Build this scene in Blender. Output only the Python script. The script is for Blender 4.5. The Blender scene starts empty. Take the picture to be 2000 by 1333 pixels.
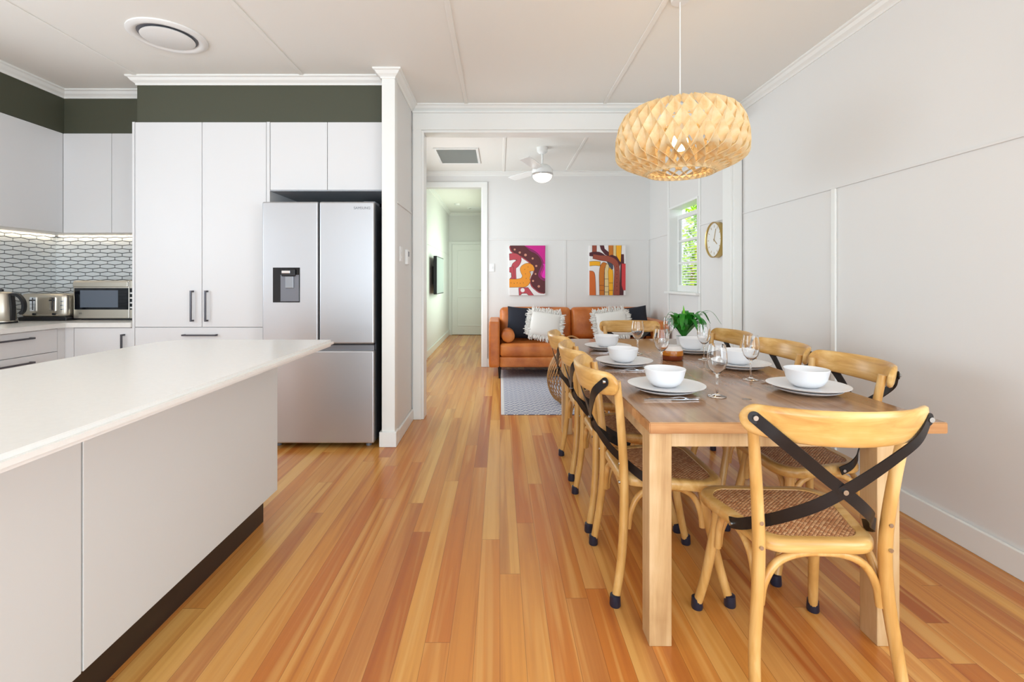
import bpy, bmesh, math, random
from mathutils import Vector, Matrix
random.seed(7)
PI = math.pi
SC = bpy.context.scene
COL = SC.collection

# ------------------------------------------------------------------ camera, world, light
cam_d = bpy.data.cameras.new('camera'); cam = bpy.data.objects.new('camera', cam_d); COL.objects.link(cam)
cam.location = (0, 0, 1.2); cam.rotation_euler = (PI/2, 0, 0)
cam_d.sensor_width = 36; cam_d.lens = 16.74
cam_d.shift_x = 0.01175; cam_d.shift_y = -0.0585
cam_d.clip_start = 0.05
SC.camera = cam
SC.view_settings.view_transform = 'Standard'; SC.view_settings.look = 'None'
SC.view_settings.gamma = 1; SC.view_settings.use_curve_mapping = False
SC.view_settings.exposure = -0.1
w = bpy.data.worlds.new('world'); SC.world = w; w.use_nodes = True
bg = w.node_tree.nodes['Background']; bg.inputs[0].default_value = (0.86, 0.93, 1.0, 1); bg.inputs[1].default_value = 2.2

def area(name, loc, rot, sx, sy, power, col=(1, 1, 1)):
    l = bpy.data.lights.new(name, 'AREA'); l.shape = 'RECTANGLE'; l.size = sx; l.size_y = sy
    l.energy = power; l.color = col
    o = bpy.data.objects.new(name, l); COL.objects.link(o); o.location = loc; o.rotation_euler = rot
    return o
# daylight entering by the glazed doors behind the photographer, and a presumed hall window;
# the other area lamps are unseen fills, added to brighten the rooms
area('daylight_rear', (-0.5, -2.75, 1.3), (PI/2, 0, 0), 4.6, 2.5, 54, (0.69, 0.87, 1.0))
area('fill_ceiling', (-0.5, -3.1, 0.5), (math.radians(118), 0, 0), 4.4, 1.2, 84, (0.72, 0.885, 1.0))  # added lamp, tilted up to brighten the ceiling
area('fill_kitchen_left', (-4.1, 0.9, 1.55), (0, -PI/2, 0), 1.1, 2.2, 38, (0.74, 0.88, 1.0))  # added lamp outside an unseen left opening, brightens the kitchen side
area('fill_right', (2.35, -.45, 1.45), (0, PI/2, 0), 1.5, 2.1, 50, (0.76, 0.89, 1.0))  # added lamp out of view, brightens the island side and left cupboards
area('fill_living_left', (-1.4, 5.45, 1.5), (0, -PI/2, 0), 1.5, 1.9, 42, (0.80, 0.93, 1.0))  # added lamp behind the hidden left wall, brightens the living room
area('daylight_hall', (0.1, 8.6, 1.5), (0, PI/2, 0), 1.3, 1.8, 33, (0.80, 1.0, 0.86))
sun = bpy.data.lights.new('sun', 'SUN'); sun.energy = 4; sun.angle = 0.02
so = bpy.data.objects.new('sun', sun); COL.objects.link(so); so.rotation_euler = (math.radians(20), math.radians(-28), 0)

# ------------------------------------------------------------------ materials
def lin(c):
    return tuple((x/255/12.92 if x/255 <= .04045 else ((x/255+.055)/1.055)**2.4) for x in c) + (1,)
MATS = {}
def mat(name, rgb, rough=.5, metal=0, spec=.5, bump=0, bscale=60, var=0, vscale=8, coat=0, trans=0, ior=1.45, aniso=None):
    if name in MATS: return MATS[name]
    m = bpy.data.materials.new(name); m.use_nodes = True
    nt = m.node_tree; b = nt.nodes['Principled BSDF']
    b.inputs['Base Color'].default_value = lin(rgb)
    b.inputs['Roughness'].default_value = rough; b.inputs['Metallic'].default_value = metal
    b.inputs['Specular IOR Level'].default_value = spec
    b.inputs['IOR'].default_value = ior
    b.inputs['Coat Weight'].default_value = coat; b.inputs['Coat Roughness'].default_value = .12
    b.inputs['Transmission Weight'].default_value = trans
    if bump or var:
        tc = nt.nodes.new('ShaderNodeTexCoord')
        if bump:
            n = nt.nodes.new('ShaderNodeTexNoise'); n.inputs['Scale'].default_value = bscale; n.inputs['Detail'].default_value = 4
            src = tc.outputs['Object']
            if aniso:
                mp = nt.nodes.new('ShaderNodeMapping'); mp.inputs['Scale'].default_value = aniso
                nt.links.new(src, mp.inputs[0]); src = mp.outputs[0]
            nt.links.new(src, n.inputs['Vector'])
            bp = nt.nodes.new('ShaderNodeBump'); bp.inputs['Strength'].default_value = bump; bp.inputs['Distance'].default_value = .002
            nt.links.new(n.outputs['Fac'], bp.inputs['Height']); nt.links.new(bp.outputs[0], b.inputs['Normal'])
        if var:
            n2 = nt.nodes.new('ShaderNodeTexNoise'); n2.inputs['Scale'].default_value = vscale; n2.inputs['Detail'].default_value = 3
            nt.links.new(tc.outputs['Object'], n2.inputs['Vector'])
            r = nt.nodes.new('ShaderNodeValToRGB')
            c = lin(rgb)
            r.color_ramp.elements[0].position = .3; r.color_ramp.elements[1].position = .7
            r.color_ramp.elements[0].color = tuple(x*(1-var) for x in c[:3])+(1,)
            r.color_ramp.elements[1].color = tuple(min(1, x*(1+var)) for x in c[:3])+(1,)
            nt.links.new(n2.outputs['Fac'], r.inputs[0]); nt.links.new(r.outputs[0], b.inputs['Base Color'])
    MATS[name] = m
    return m

class NT:
    """tiny node helper"""
    def __init__(s, name):
        s.m = bpy.data.materials.new(name); s.m.use_nodes = True; s.t = s.m.node_tree
        s.b = s.t.nodes['Principled BSDF']
        s.tc = s.t.nodes.new('ShaderNodeTexCoord'); MATS[name] = s.m
    def n(s, t, **k):
        x = s.t.nodes.new(t)
        for a, v in k.items(): setattr(x, a, v)
        return x
    def l(s, a, b): s.t.links.new(a, b)
    def val(s, x, sock):
        if isinstance(x, (int, float)): sock.default_value = x
        else: s.l(x, sock)
    def math(s, op, a, b=0, c=None):
        x = s.n('ShaderNodeMath', operation=op); s.val(a, x.inputs[0]); s.val(b, x.inputs[1])
        if c is not None: s.val(c, x.inputs[2])
        return x.outputs[0]
    def sep(s, v):
        x = s.n('ShaderNodeSeparateXYZ'); s.l(v, x.inputs[0]); return x.outputs
    def comb(s, a, b, c=0):
        x = s.n('ShaderNodeCombineXYZ'); s.val(a, x.inputs[0]); s.val(b, x.inputs[1]); s.val(c, x.inputs[2]); return x.outputs[0]
    def noise(s, v, scale=5, detail=4, rough=.5, dist=0):
        x = s.n('ShaderNodeTexNoise'); s.l(v, x.inputs['Vector']); x.inputs['Scale'].default_value = scale
        x.inputs['Detail'].default_value = detail; x.inputs['Roughness'].default_value = rough; x.inputs['Distortion'].default_value = dist
        return x.outputs['Fac']
    def ramp(s, f, stops, interp='LINEAR'):
        x = s.n('ShaderNodeValToRGB'); s.l(f, x.inputs[0]); cr = x.color_ramp; cr.interpolation = interp
        while len(cr.elements) < len(stops): cr.elements.new(.5)
        for e, (p, c) in zip(cr.elements, stops): e.position = p; e.color = lin(c)
        return x.outputs[0]
    def mix(s, f, a, b, mode='MIX'):
        x = s.n('ShaderNodeMix', data_type='RGBA', blend_type=mode); s.val(f, x.inputs[0])
        for v, k in ((a, 6), (b, 7)):
            if isinstance(v, tuple): x.inputs[k].default_value = v
            else: s.l(v, x.inputs[k])
        return x.outputs[2]
    def bump(s, h, st=.3, d=.002):
        x = s.n('ShaderNodeBump'); s.l(h, x.inputs['Height']); x.inputs['Strength'].default_value = st; x.inputs['Distance'].default_value = d
        s.l(x.outputs[0], s.b.inputs['Normal'])

def floor_material():
    t = NT('polished_floorboards')
    x, y, z = t.sep(t.tc.outputs['Object'])
    W = .083
    bx = t.math('DIVIDE', x, W); idx = t.math('FLOOR', bx); fx = t.math('FRACT', bx)
    wn = t.n('ShaderNodeTexWhiteNoise', noise_dimensions='1D'); t.l(idx, wn.inputs['W'])
    off = t.math('MULTIPLY', wn.outputs['Value'], 9.7)
    ln = 1.9
    by = t.math('DIVIDE', t.math('ADD', y, off), ln); idy = t.math('FLOOR', by); fy = t.math('FRACT', by)
    wn2 = t.n('ShaderNodeTexWhiteNoise', noise_dimensions='2D'); t.l(t.comb(idx, idy), wn2.inputs['Vector'])
    r = wn2.outputs['Value']
    base = t.ramp(r, [(0, (178, 98, 44)), (.14, (200, 122, 54)), (.28, (212, 138, 64)), (.42, (222, 152, 72)),
                      (.55, (204, 122, 54)), (.68, (228, 166, 84)), (.78, (190, 112, 58)), (.9, (232, 176, 96)), (1, (208, 130, 58))])
    gv = t.comb(t.math('MULTIPLY', x, 38), t.math('ADD', t.math('MULTIPLY', y, 1.3), t.math('MULTIPLY', r, 40)), 0)
    g = t.noise(gv, 1, 6, .6, .6)
    gv2 = t.comb(t.math('ADD', t.math('MULTIPLY', x, 15), t.math('MULTIPLY', r, 30)), t.math('ADD', t.math('MULTIPLY', y, .45), t.math('MULTIPLY', r, 90)), 0)
    g2 = t.noise(gv2, 1, 3, .55, .5)
    c = t.mix(t.math('MULTIPLY', t.math('SUBTRACT', g, .40), .8), base, lin((160, 88, 42)), 'MIX')
    c = t.mix(t.math('MULTIPLY', t.math('SMOOTH_MIN', t.math('MAXIMUM', t.math('MULTIPLY', t.math('SUBTRACT', g2, .52), 9), 0), 1), .5), c, lin((238, 184, 106)))
    c = t.mix(t.math('MULTIPLY', t.math('SMOOTH_MIN', t.math('MAXIMUM', t.math('MULTIPLY', t.math('SUBTRACT', .46, g2), 9), 0), 1), .5), c, lin((166, 88, 44)))
    ex = t.math('MINIMUM', fx, t.math('SUBTRACT', 1, fx)); ey = t.math('MINIMUM', fy, t.math('SUBTRACT', 1, fy))
    gap = t.math('MAXIMUM', t.math('LESS_THAN', ex, .010), t.math('LESS_THAN', t.math('MULTIPLY', ey, ln), .0011))
    c = t.mix(t.math('MULTIPLY', gap, .55), c, lin((112, 62, 34)))
    t.l(c, t.b.inputs['Base Color'])
    t.b.inputs['Roughness'].default_value = .27; t.b.inputs['Specular IOR Level'].default_value = .5
    h = t.math('SUBTRACT', t.math('MULTIPLY', t.noise(t.comb(x, y), 6, 3), .6), t.math('MULTIPLY', gap, .5))
    t.bump(h, .12, .002)
    return t.m

def wood_material(name, dark, mid, light, axis=0, sc=1, rough=.35, knots=False, bump=.1):
    t = NT(name)
    v = t.sep(t.tc.outputs['Object'])
    s = [22*sc, 22*sc, 22*sc]; s[axis] = 1.6*sc
    gv = t.comb(t.math('MULTIPLY', v[0], s[0]), t.math('MULTIPLY', v[1], s[1]), t.math('MULTIPLY', v[2], s[2]))
    g = t.noise(gv, 1, 5, .6, .8)
    g2 = t.noise(t.tc.outputs['Object'], 5*sc, 3, .5, .5)
    f = t.math('ADD', t.math('MULTIPLY', g, .65), t.math('MULTIPLY', g2, .35))
    c = t.ramp(f, [(.32, dark), (.5, mid), (.66, light)])
    if knots:
        vo = t.n('ShaderNodeTexVoronoi'); vo.inputs['Scale'].default_value = 3.1; t.l(t.tc.outputs['Object'], vo.inputs['Vector'])
        k = t.math('LESS_THAN', t.math('ADD', vo.outputs['Distance'], t.math('MULTIPLY', t.noise(t.tc.outputs['Object'], 40, 2), .06)), .085)
        c = t.mix(t.math('MULTIPLY', k, .6), c, lin(tuple(int(q*.55) for q in dark)))
    t.l(c, t.b.inputs['Base Color']); t.b.inputs['Roughness'].default_value = rough
    t.bump(g, bump, .001)
    return t.m

def rattan_material():
    t = NT('woven_rattan')
    v = t.sep(t.tc.outputs['Object'])
    a = t.math('MULTIPLY', t.math('ADD', v[0], v[1]), 78); b = t.math('MULTIPLY', t.math('SUBTRACT', v[0], v[1]), 78)
    ia = t.math('FLOOR', a); ib = t.math('FLOOR', b)
    par = t.math('FLOORED_MODULO', t.math('ADD', ia, ib), 2)
    fa = t.math('SINE', t.math('MULTIPLY', t.math('FRACT', a), PI)); fb = t.math('SINE', t.math('MULTIPLY', t.math('FRACT', b), PI))
    h = t.math('ADD', t.math('MULTIPLY', par, t.math('MULTIPLY', fa, t.math('POWER', fb, .4))),
               t.math('MULTIPLY', t.math('SUBTRACT', 1, par), t.math('MULTIPLY', fb, t.math('POWER', fa, .4))))
    wn = t.n('ShaderNodeTexWhiteNoise', noise_dimensions='2D'); t.l(t.comb(ia, ib), wn.inputs['Vector'])
    c1 = t.ramp(wn.outputs['Value'], [(0, (186, 122, 76)), (.5, (210, 148, 98)), (1, (234, 184, 134))])
    c = t.mix(t.math('LESS_THAN', h, .2), c1, lin((128, 78, 46)))
    t.l(c, t.b.inputs['Base Color']); t.b.inputs['Roughness'].default_value = .5
    t.bump(h, .8, .003)
    return t.m

def rug_material():
    t = NT('flatweave_rug')
    v = t.sep(t.tc.outputs['Object'])
    px, py = .095, .085
    def tri(c, p): return t.math('ABSOLUTE', t.math('SUBTRACT', t.math('FRACT', t.math('DIVIDE', c, p)), .5))
    d = t.math('ADD', tri(v[0], px), tri(v[1], py))
    ring = t.math('LESS_THAN', t.math('ABSOLUTE', t.math('SUBTRACT', d, .5)), .085)
    dot = t.math('LESS_THAN', t.math('ABSOLUTE', t.math('SUBTRACT', t.math('ABSOLUTE', t.math('SUBTRACT', d, .5)), .48)), .10)
    f = t.math('MAXIMUM', ring, dot)
    f = t.math('MAXIMUM', f, t.math('LESS_THAN', v[0], .04))
    nz = t.noise(t.tc.outputs['Object'], 260, 2)
    wh = t.ramp(nz, [(.3, (214, 210, 208)), (.7, (240, 238, 236))])
    bl = t.ramp(nz, [(.3, (128, 134, 158)), (.7, (166, 170, 192))])
    t.l(t.mix(f, bl, wh), t.b.inputs['Base Color']); t.b.inputs['Roughness'].default_value = .95
    t.b.inputs['Specular IOR Level'].default_value = .1
    t.bump(nz, .5, .003)
    return t.m

def steel_material(name, rgb, rough=.28, axis=2):
    t = NT(name)
    v = t.sep(t.tc.outputs['Object'])
    s = [4, 4, 4]; 
    for i in range(3): s[i] = 3 if i != axis else 300
    g = t.noise(t.comb(t.math('MULTIPLY', v[0], s[0]), t.math('MULTIPLY', v[1], s[1]), t.math('MULTIPLY', v[2], s[2])), 1, 2)
    t.b.inputs['Base Color'].default_value = lin(rgb); t.b.inputs['Metallic'].default_value = .85
    t.l(t.math('ADD', t.math('MULTIPLY', g, .12), rough-.06), t.b.inputs['Roughness'])
    return t.m

def leather_material():
    t = NT('tan_leather')
    n1 = t.noise(t.tc.outputs['Object'], 5, 4)
    c = t.ramp(n1, [(.3, (172, 88, 32)), (.5, (200, 112, 46)), (.7, (218, 136, 68))])
    t.l(c, t.b.inputs['Base Color']); t.b.inputs['Roughness'].default_value = .38
    vo = t.n('ShaderNodeTexVoronoi'); vo.inputs['Scale'].default_value = 160; t.l(t.tc.outputs['Object'], vo.inputs['Vector'])
    h = t.math('ADD', t.math('MULTIPLY', vo.outputs['Distance'], .3), t.math('MULTIPLY', t.noise(t.tc.outputs['Object'], 14, 4, .5, 1), 1.2))
    t.bump(h, .35, .006)
    return t.m

WALL = mat('painted_wall_white', (230, 228, 225), .55, bump=.05, bscale=90)
CEIL = mat('painted_ceiling_white', (242, 241, 236), .7)
TRIM = mat('gloss_trim_white', (240, 240, 236), .3)
DARK = mat('dark_olive_paint', (76, 77, 62), .6)
CAB = mat('satin_cabinet_white', (226, 225, 225), .38)
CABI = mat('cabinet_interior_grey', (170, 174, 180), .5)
ISL = mat('island_panel_grey', (220, 221, 219), .4)
STONE = mat('worktop_stone_white', (236, 233, 228), .25, var=.015, vscale=60)
KICK = mat('kickboard_dark', (44, 34, 30), .35)
FLOOR = floor_material()
STEEL = steel_material('brushed_steel', (188, 188, 190), .36)
STEEL_W = mat('warm_brushed_steel', (204, 196, 182), .3, .88)
CHROME = mat('polished_chrome', (226, 226, 228), .1, 1)
NICKEL = mat('handle_dark_nickel', (92, 90, 94), .35, .9)
BLACKGL = mat('black_glass', (16, 17, 22), .06)
BLACKP = mat('black_plastic', (28, 27, 30), .4)
GREYP = mat('grey_plastic', (120, 122, 130), .35)
WHITEP = mat('white_plastic', (238, 238, 236), .35)
GROUT = mat('dark_grout', (66, 68, 72), .8)
TILE = mat('glazed_tile_white', (228, 232, 234), .12, var=.05, vscale=4)
CHW = wood_material('honey_oak', (186, 132, 66), (212, 162, 92), (232, 192, 128), axis=2, rough=.3)
CHWX = wood_material('honey_oak_rail', (190, 136, 68), (218, 170, 98), (238, 200, 136), axis=0, rough=.28)
TOPW = wood_material('table_top_mango', (124, 88, 58), (154, 114, 80), (184, 144, 106), axis=1, sc=.8, rough=.17, knots=True)
TEDGE = wood_material('table_edge_mango', (150, 96, 52), (184, 128, 78), (212, 164, 112), axis=0, sc=.8, rough=.35)
TLEG = wood_material('table_leg_mango', (176, 134, 88), (204, 166, 118), (222, 190, 146), axis=2, sc=.9, rough=.4, knots=True)
RATTAN = rattan_material()
RUBBER = mat('navy_rubber', (34, 36, 52), .35)
BLKM = mat('black_iron', (36, 32, 32), .38, .3)
BOLT = mat('bolt_steel', (190, 188, 184), .25, 1)
CERAM = mat('white_stoneware', (240, 240, 242), .28)
GLASS = mat('clear_glass', (255, 255, 255), 0.0, trans=1, ior=1.45)
CUTL = mat('cutlery_steel', (220, 220, 222), .16, 1)
LEATH = leather_material()
NAVY = mat('charcoal_fabric', (34, 36, 46), .85, bump=.3, bscale=300)
CREAM = mat('cream_boucle', (236, 232, 226), .9, bump=.8, bscale=90)
RUG = rug_material()
CANE = wood_material('bamboo_cane', (150, 104, 58), (190, 142, 88), (216, 172, 118), axis=2, rough=.4)
GOLD = mat('brushed_gold', (196, 168, 104), .3, .9)
LEAF = mat('plant_leaf_green', (38, 128, 30), .35, var=.3, vscale=25)
LEAF2 = mat('plant_new_leaf', (120, 205, 50), .4)
BUSH = mat('garden_leaf', (168, 212, 48), .6, var=.35, vscale=3)
BARK = mat('tree_bark', (96, 78, 58), .8)
GRASS = mat('lawn_grass', (96, 140, 60), .9, var=.2, vscale=6)

def emit(name, rgb, st):
    m = bpy.data.materials.new(name); m.use_nodes = True; b = m.node_tree.nodes['Principled BSDF']
    b.inputs['Base Color'].default_value = lin(rgb); b.inputs['Emission Color'].default_value = lin(rgb); b.inputs['Emission Strength'].default_value = st
    return m
BULB = emit('lit_bulb', (255, 222, 170), 30)
FANL = emit('lit_diffuser', (255, 244, 226), 2.2)
LED = emit('led_strip', (255, 236, 206), 9)

# ------------------------------------------------------------------ object helpers
def obj(name, bm, m, parent=None, smooth=None, **props):
    me = bpy.data.meshes.new(name)
    if parent is not None:
        off = parent.location.copy()
        pp = parent.parent
        while pp is not None: off += pp.location; pp = pp.parent
        bmesh.ops.translate(bm, verts=bm.verts, vec=-off)
    bmesh.ops.recalc_face_normals(bm, faces=bm.faces)
    bm.to_mesh(me); bm.free()
    for mm in (m if isinstance(m, (list, tuple)) else [m]): me.materials.append(mm)
    if smooth is not None:
        me.polygons.foreach_set('use_smooth', [True]*len(me.polygons))
        me.set_sharp_from_angle(angle=math.radians(smooth))
    o = bpy.data.objects.new(name, me); COL.objects.link(o)
    if parent is not None: o.parent = parent
    for k, v in props.items(): o[k] = v
    return o
def thing(name, label, cat, loc=(0, 0, 0), group=None):
    o = bpy.data.objects.new(name, None); COL.objects.link(o); o.location = loc; o.empty_display_size = .05
    o['label'] = label; o['category'] = cat
    if group: o['group'] = group
    return o
def tag(o, label, cat, group=None):
    o['label'] = label; o['category'] = cat
    if group: o['group'] = group
    return o
def struct(name, bm, m, smooth=None): return obj(name, bm, m, None, smooth, kind='structure')
def copy_tree(o, parent=None):
    c = o.copy(); COL.objects.link(c)
    if parent is not None: c.parent = parent
    for ch in [q for q in bpy.data.objects if q.parent == o and q is not c]:
        copy_tree(ch, c)
    return c
def NB(): return bmesh.new()
def box(bm, x0, x1, y0, y1, z0, z1, bev=0, seg=2, mi=0):
    g = bmesh.ops.create_cube(bm, size=1)['verts']
    for v in g:
        v.co = Vector((x0+(v.co.x+.5)*(x1-x0), y0+(v.co.y+.5)*(y1-y0), z0+(v.co.z+.5)*(z1-z0)))
    fs = set(f for v in g for f in v.link_faces)
    for f in fs: f.material_index = mi
    if bev:
        es = set(e for v in g for e in v.link_edges)
        r = bmesh.ops.bevel(bm, geom=list(es), offset=bev, segments=seg, affect='EDGES', profile=.5)
        for f in r['faces']: f.material_index = mi
    return g
def bx(*a, **k):
    bm = NB(); box(bm, *a, **k); return bm
def catmull(pts, n=6):
    P = [Vector(p) for p in pts]; P = [2*P[0]-P[1]]+P+[2*P[-1]-P[-2]]
    out = []
    for i in range(1, len(P)-2):
        for k in range(n):
            t = k/n; a, b, c, d = P[i-1:i+3]
            out.append(.5*((2*b)+(c-a)*t+(2*a-5*b+4*c-d)*t*t+(3*b-a-3*c+d)*t**3))
    out.append(P[-2]); return out
def frames(P, ref=None):
    T = []
    for i in range(len(P)):
        a = P[max(i-1, 0)]; b = P[min(i+1, len(P)-1)]; T.append((b-a).normalized())
    u = ref.copy() if ref else (Vector((0, 0, 1)) if abs(T[0].z) < .9 else Vector((1, 0, 0)))
    F = []
    for t in T:
        u = (u - t*u.dot(t)).normalized(); F.append((t, u, t.cross(u)))
    return F
def tube(bm, pts, r, n=8, smooth=6, mi=0, cap=True):
    P = catmull(pts, smooth) if smooth and len(pts) > 2 else [Vector(p) for p in pts]
    R = r if isinstance(r, (list, tuple)) else [r]*2
    F = frames(P); rings = []
    for i, (p, (t, u, v)) in enumerate(zip(P, F)):
        q = i/(len(P)-1)*(len(R)-1); k = min(int(q), len(R)-2); rr = R[k]+(R[k+1]-R[k])*(q-k)
        rings.append([bm.verts.new(p+(u*math.cos(a)+v*math.sin(a))*rr) for a in [2*PI*j/n for j in range(n)]])
    for a, b in zip(rings, rings[1:]):
        for j in range(n): bm.faces.new((a[j], a[(j+1) % n], b[(j+1) % n], b[j])).material_index = mi
    if cap:
        bm.faces.new(rings[0][::-1]).material_index = mi; bm.faces.new(rings[-1]).material_index = mi
def ribbon(bm, pts, wd, th, nrm, smooth=6, mi=0):
    """flat band; nrm = function(point)->face normal, or Vector"""
    P = catmull(pts, smooth) if smooth and len(pts) > 2 else [Vector(p) for p in pts]
    rings = []
    for i, p in enumerate(P):
        t = (P[min(i+1, len(P)-1)]-P[max(i-1, 0)]).normalized()
        nn = nrm(p, i/(len(P)-1)) if callable(nrm) else nrm
        nn = (nn - t*nn.dot(t)).normalized(); s = t.cross(nn)
        W = (wd(i/(len(P)-1)) if callable(wd) else wd)/2
        rings.append([bm.verts.new(p+s*W+nn*th/2), bm.verts.new(p-s*W+nn*th/2), bm.verts.new(p-s*W-nn*th/2), bm.verts.new(p+s*W-nn*th/2)])
    for a, b in zip(rings, rings[1:]):
        for j in range(4): bm.faces.new((a[j], a[(j+1) % 4], b[(j+1) % 4], b[j])).material_index = mi
    bm.faces.new(rings[0][::-1]).material_index = mi; bm.faces.new(rings[-1]).material_index = mi
def lathe(bm, prof, c, n=32, mi=0, wob=None, axis='z'):
    """prof: (r,z) list (closed if last==first). wob(angle,r)->r"""
    rings = []
    for (r, z) in prof:
        ring = []
        for j in range(n if r > 1e-6 else 1):
            a = 2*PI*j/n; rr = wob(a, r) if wob else r
            x, y, zz = rr*math.cos(a), rr*math.sin(a), z
            if axis == 'x': x, y, zz = z, rr*math.cos(a), rr*math.sin(a)
            if axis == 'y': x, y, zz = rr*math.cos(a), z, rr*math.sin(a)
            ring.append(bm.verts.new((c[0]+x, c[1]+y, c[2]+zz)))
        rings.append(ring)
    for k in range(len(rings)-1):
        A, B = rings[k], rings[k+1]
        if len(A) == 1 and len(B) == 1: continue
        for j in range(n):
            if len(A) == 1: f = bm.faces.new((A[0], B[(j+1) % n], B[j]))
            elif len(B) == 1: f = bm.faces.new((A[j], A[(j+1) % n], B[0]))
            else: f = bm.faces.new((A[j], A[(j+1) % n], B[(j+1) % n], B[j]))
            f.material_index = mi(k) if callable(mi) else mi
def disc(bm, c, r, d, n=16, axis='y', mi=0):
    lathe(bm, [(0, 0), (r, 0), (r, d), (0, d)], c, n, mi, axis=axis)
def poly(bm, pts, mi=0):
    f = bm.faces.new([bm.verts.new(p) for p in pts]); f.material_index = mi; return f
def prism(bm, pts, d, mi=0):
    """pts planar ring, d=extrude vector"""
    d = Vector(d); A = [bm.verts.new(p) for p in pts]; B = [bm.verts.new(Vector(p)+d) for p in pts]
    n = len(A)
    for j in range(n): bm.faces.new((A[j], A[(j+1) % n], B[(j+1) % n], B[j])).material_index = mi
    bm.faces.new(A[::-1]).material_index = mi; bm.faces.new(B).material_index = mi
def rounded(bm, c, s, r, cuts=7, puff=(0, 0, 0)):
    """rounded box, centre c, size s, with optional puff per axis"""
    tb = bmesh.new(); bmesh.ops.create_cube(tb, size=2)
    bmesh.ops.subdivide_edges(tb, edges=tb.edges[:], cuts=cuts, use_grid_fill=True)
    h = [q/2 for q in s]
    for v in tb.verts:
        o = v.co.copy()
        # gather the grid towards the borders so the edge radius is well resolved
        p = Vector([0, 0, 0])
        for i in range(3):
            k = abs(o[i]); m = 1-r/h[i]*1.0
            kk = k/.6*m if k < .6 else m+(k-.6)/.4*(1-m)
            p[i] = math.copysign(kk*h[i], o[i])
        q = Vector([max(-h[i]+r, min(h[i]-r, p[i])) for i in range(3)])
        d = p-q
        if d.length > 1e-9: d = d.normalized()*max(abs(d[i]) for i in range(3))
        p = q+d
        for i in range(3):
            j, k = (i+1) % 3, (i+2) % 3
            if puff[i]: p[i] += o[i]*puff[i]*(1-abs(o[j])**2)*(1-abs(o[k])**2)
        v.co = p+Vector(c)
    me = bpy.data.meshes.new('tmp'); tb.to_mesh(me); tb.free(); bm.from_mesh(me); bpy.data.meshes.remove(me)
def text_bm(body, size, depth=.0006):
    c = bpy.data.curves.new('t', 'FONT'); c.body = body; c.size = size; c.extrude = depth; c.align_x = 'CENTER'; c.align_y = 'CENTER'
    o = bpy.data.objects.new('t', c); COL.objects.link(o)
    dg = bpy.context.evaluated_depsgraph_get(); me = bpy.data.meshes.new_from_object(o.evaluated_get(dg))
    bm = NB(); bm.from_mesh(me); bpy.data.objects.remove(o); bpy.data.meshes.remove(me); return bm
def text(body, size, loc, rot, depth=.0006):
    bm = text_bm(body, size, depth)
    bmesh.ops.transform(bm, matrix=Matrix.Translation(loc) @ rot, verts=bm.verts); return bm
FACE_CAM = Matrix.Rotation(PI/2, 4, 'X')

# ------------------------------------------------------------------ room shell
CZ = 2.73
XR = 2.10
struct('floor', bx(-3.95, 2.2, -2.7, 10.75, -.06, 0), FLOOR)
struct('ceiling', bx(-3.95, 2.2, -2.7, 10.75, CZ, CZ+.06), CEIL)
# right wall with the living room window
WY0, WY1, WZ0, WZ1 = 5.03, 5.89, 1.07, 2.10
bm = NB()
box(bm, XR, XR+.14, -2.7, -1.5, 0, CZ); box(bm, XR, XR+.14, .6, WY0, 0, CZ); box(bm, XR, XR+.14, -1.5, .6, 0, .7); box(bm, XR, XR+.14, -1.5, .6, 2.2, CZ); box(bm, XR, XR+.14, WY1, 6.8, 0, CZ)  # opening behind the camera is added for the right fill lamp
box(bm, XR, XR+.14, WY0, WY1, 0, WZ0); box(bm, XR, XR+.14, WY0, WY1, WZ1, CZ)
struct('wall_right', bm, WALL)
# partition beside the fridge, and the wall with the wide opening
struct('wall_partition', bx(-.857, -.765, 3.47, 4.14, 0, CZ), WALL)
bm = NB()
box(bm, -1.14, -.68, 4.14, 4.26, 0, CZ)
box(bm, 2.02, XR, 4.14, 4.26, 0, CZ); box(bm, -.68, 2.02, 4.14, 4.26, 2.51, CZ)
struct('wall_opening', bm, WALL)
struct('wall_kitchen_back', bx(-3.95, -.857, 4.14, 4.26, 0, CZ), WALL)
bm = NB()   # kitchen left wall; unseen window opening added for the fill lamp
box(bm, -4.0, -3.86, -2.7, -.2, 0, CZ); box(bm, -4.0, -3.86, 2.0, 4.26, 0, CZ)
box(bm, -4.0, -3.86, -.2, 2.0, 0, 1.0); box(bm, -4.0, -3.86, -.2, 2.0, 2.1, CZ)
struct('wall_left', bm, WALL)
bm = NB()   # rear wall with wide glazed-door opening behind the photographer
box(bm, -3.95, -2.85, -2.7, -2.6, 0, CZ); box(bm, 1.85, 2.2, -2.7, -2.6, 0, CZ); box(bm, -2.85, 1.85, -2.7, -2.6, 2.62, CZ)
struct('wall_rear', bm, WALL)
bm = NB()   # living room left wall; hidden opening added for the fill lamp
box(bm, -1.24, -1.14, 4.26, 4.5, 0, CZ); box(bm, -1.24, -1.14, 6.4, 6.7, 0, CZ)
box(bm, -1.24, -1.14, 4.5, 6.4, 0, .7); box(bm, -1.24, -1.14, 4.5, 6.4, 2.25, CZ)
struct('wall_living_left', bm, WALL)
struct('wall_hall_left', bx(-1.24, -1.14, 6.7, 10.75, 0, CZ), WALL)
bm = NB()
box(bm, -.24, XR, 6.66, 6.76, 0, CZ); box(bm, -1.14, -.24, 6.66, 6.76, 2.51, CZ)
struct('wall_far', bm, WALL)
bm = NB()
box(bm, -.2, -.1, 6.76, 7.6, 0, CZ); box(bm, -.2, -.1, 9.6, 10.75, 0, CZ); box(bm, -.2, -.1, 7.6, 9.6, 0, .8); box(bm, -.2, -.1, 7.6, 9.6, 2.2, CZ)
struct('wall_hall_right', bm, WALL)
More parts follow.
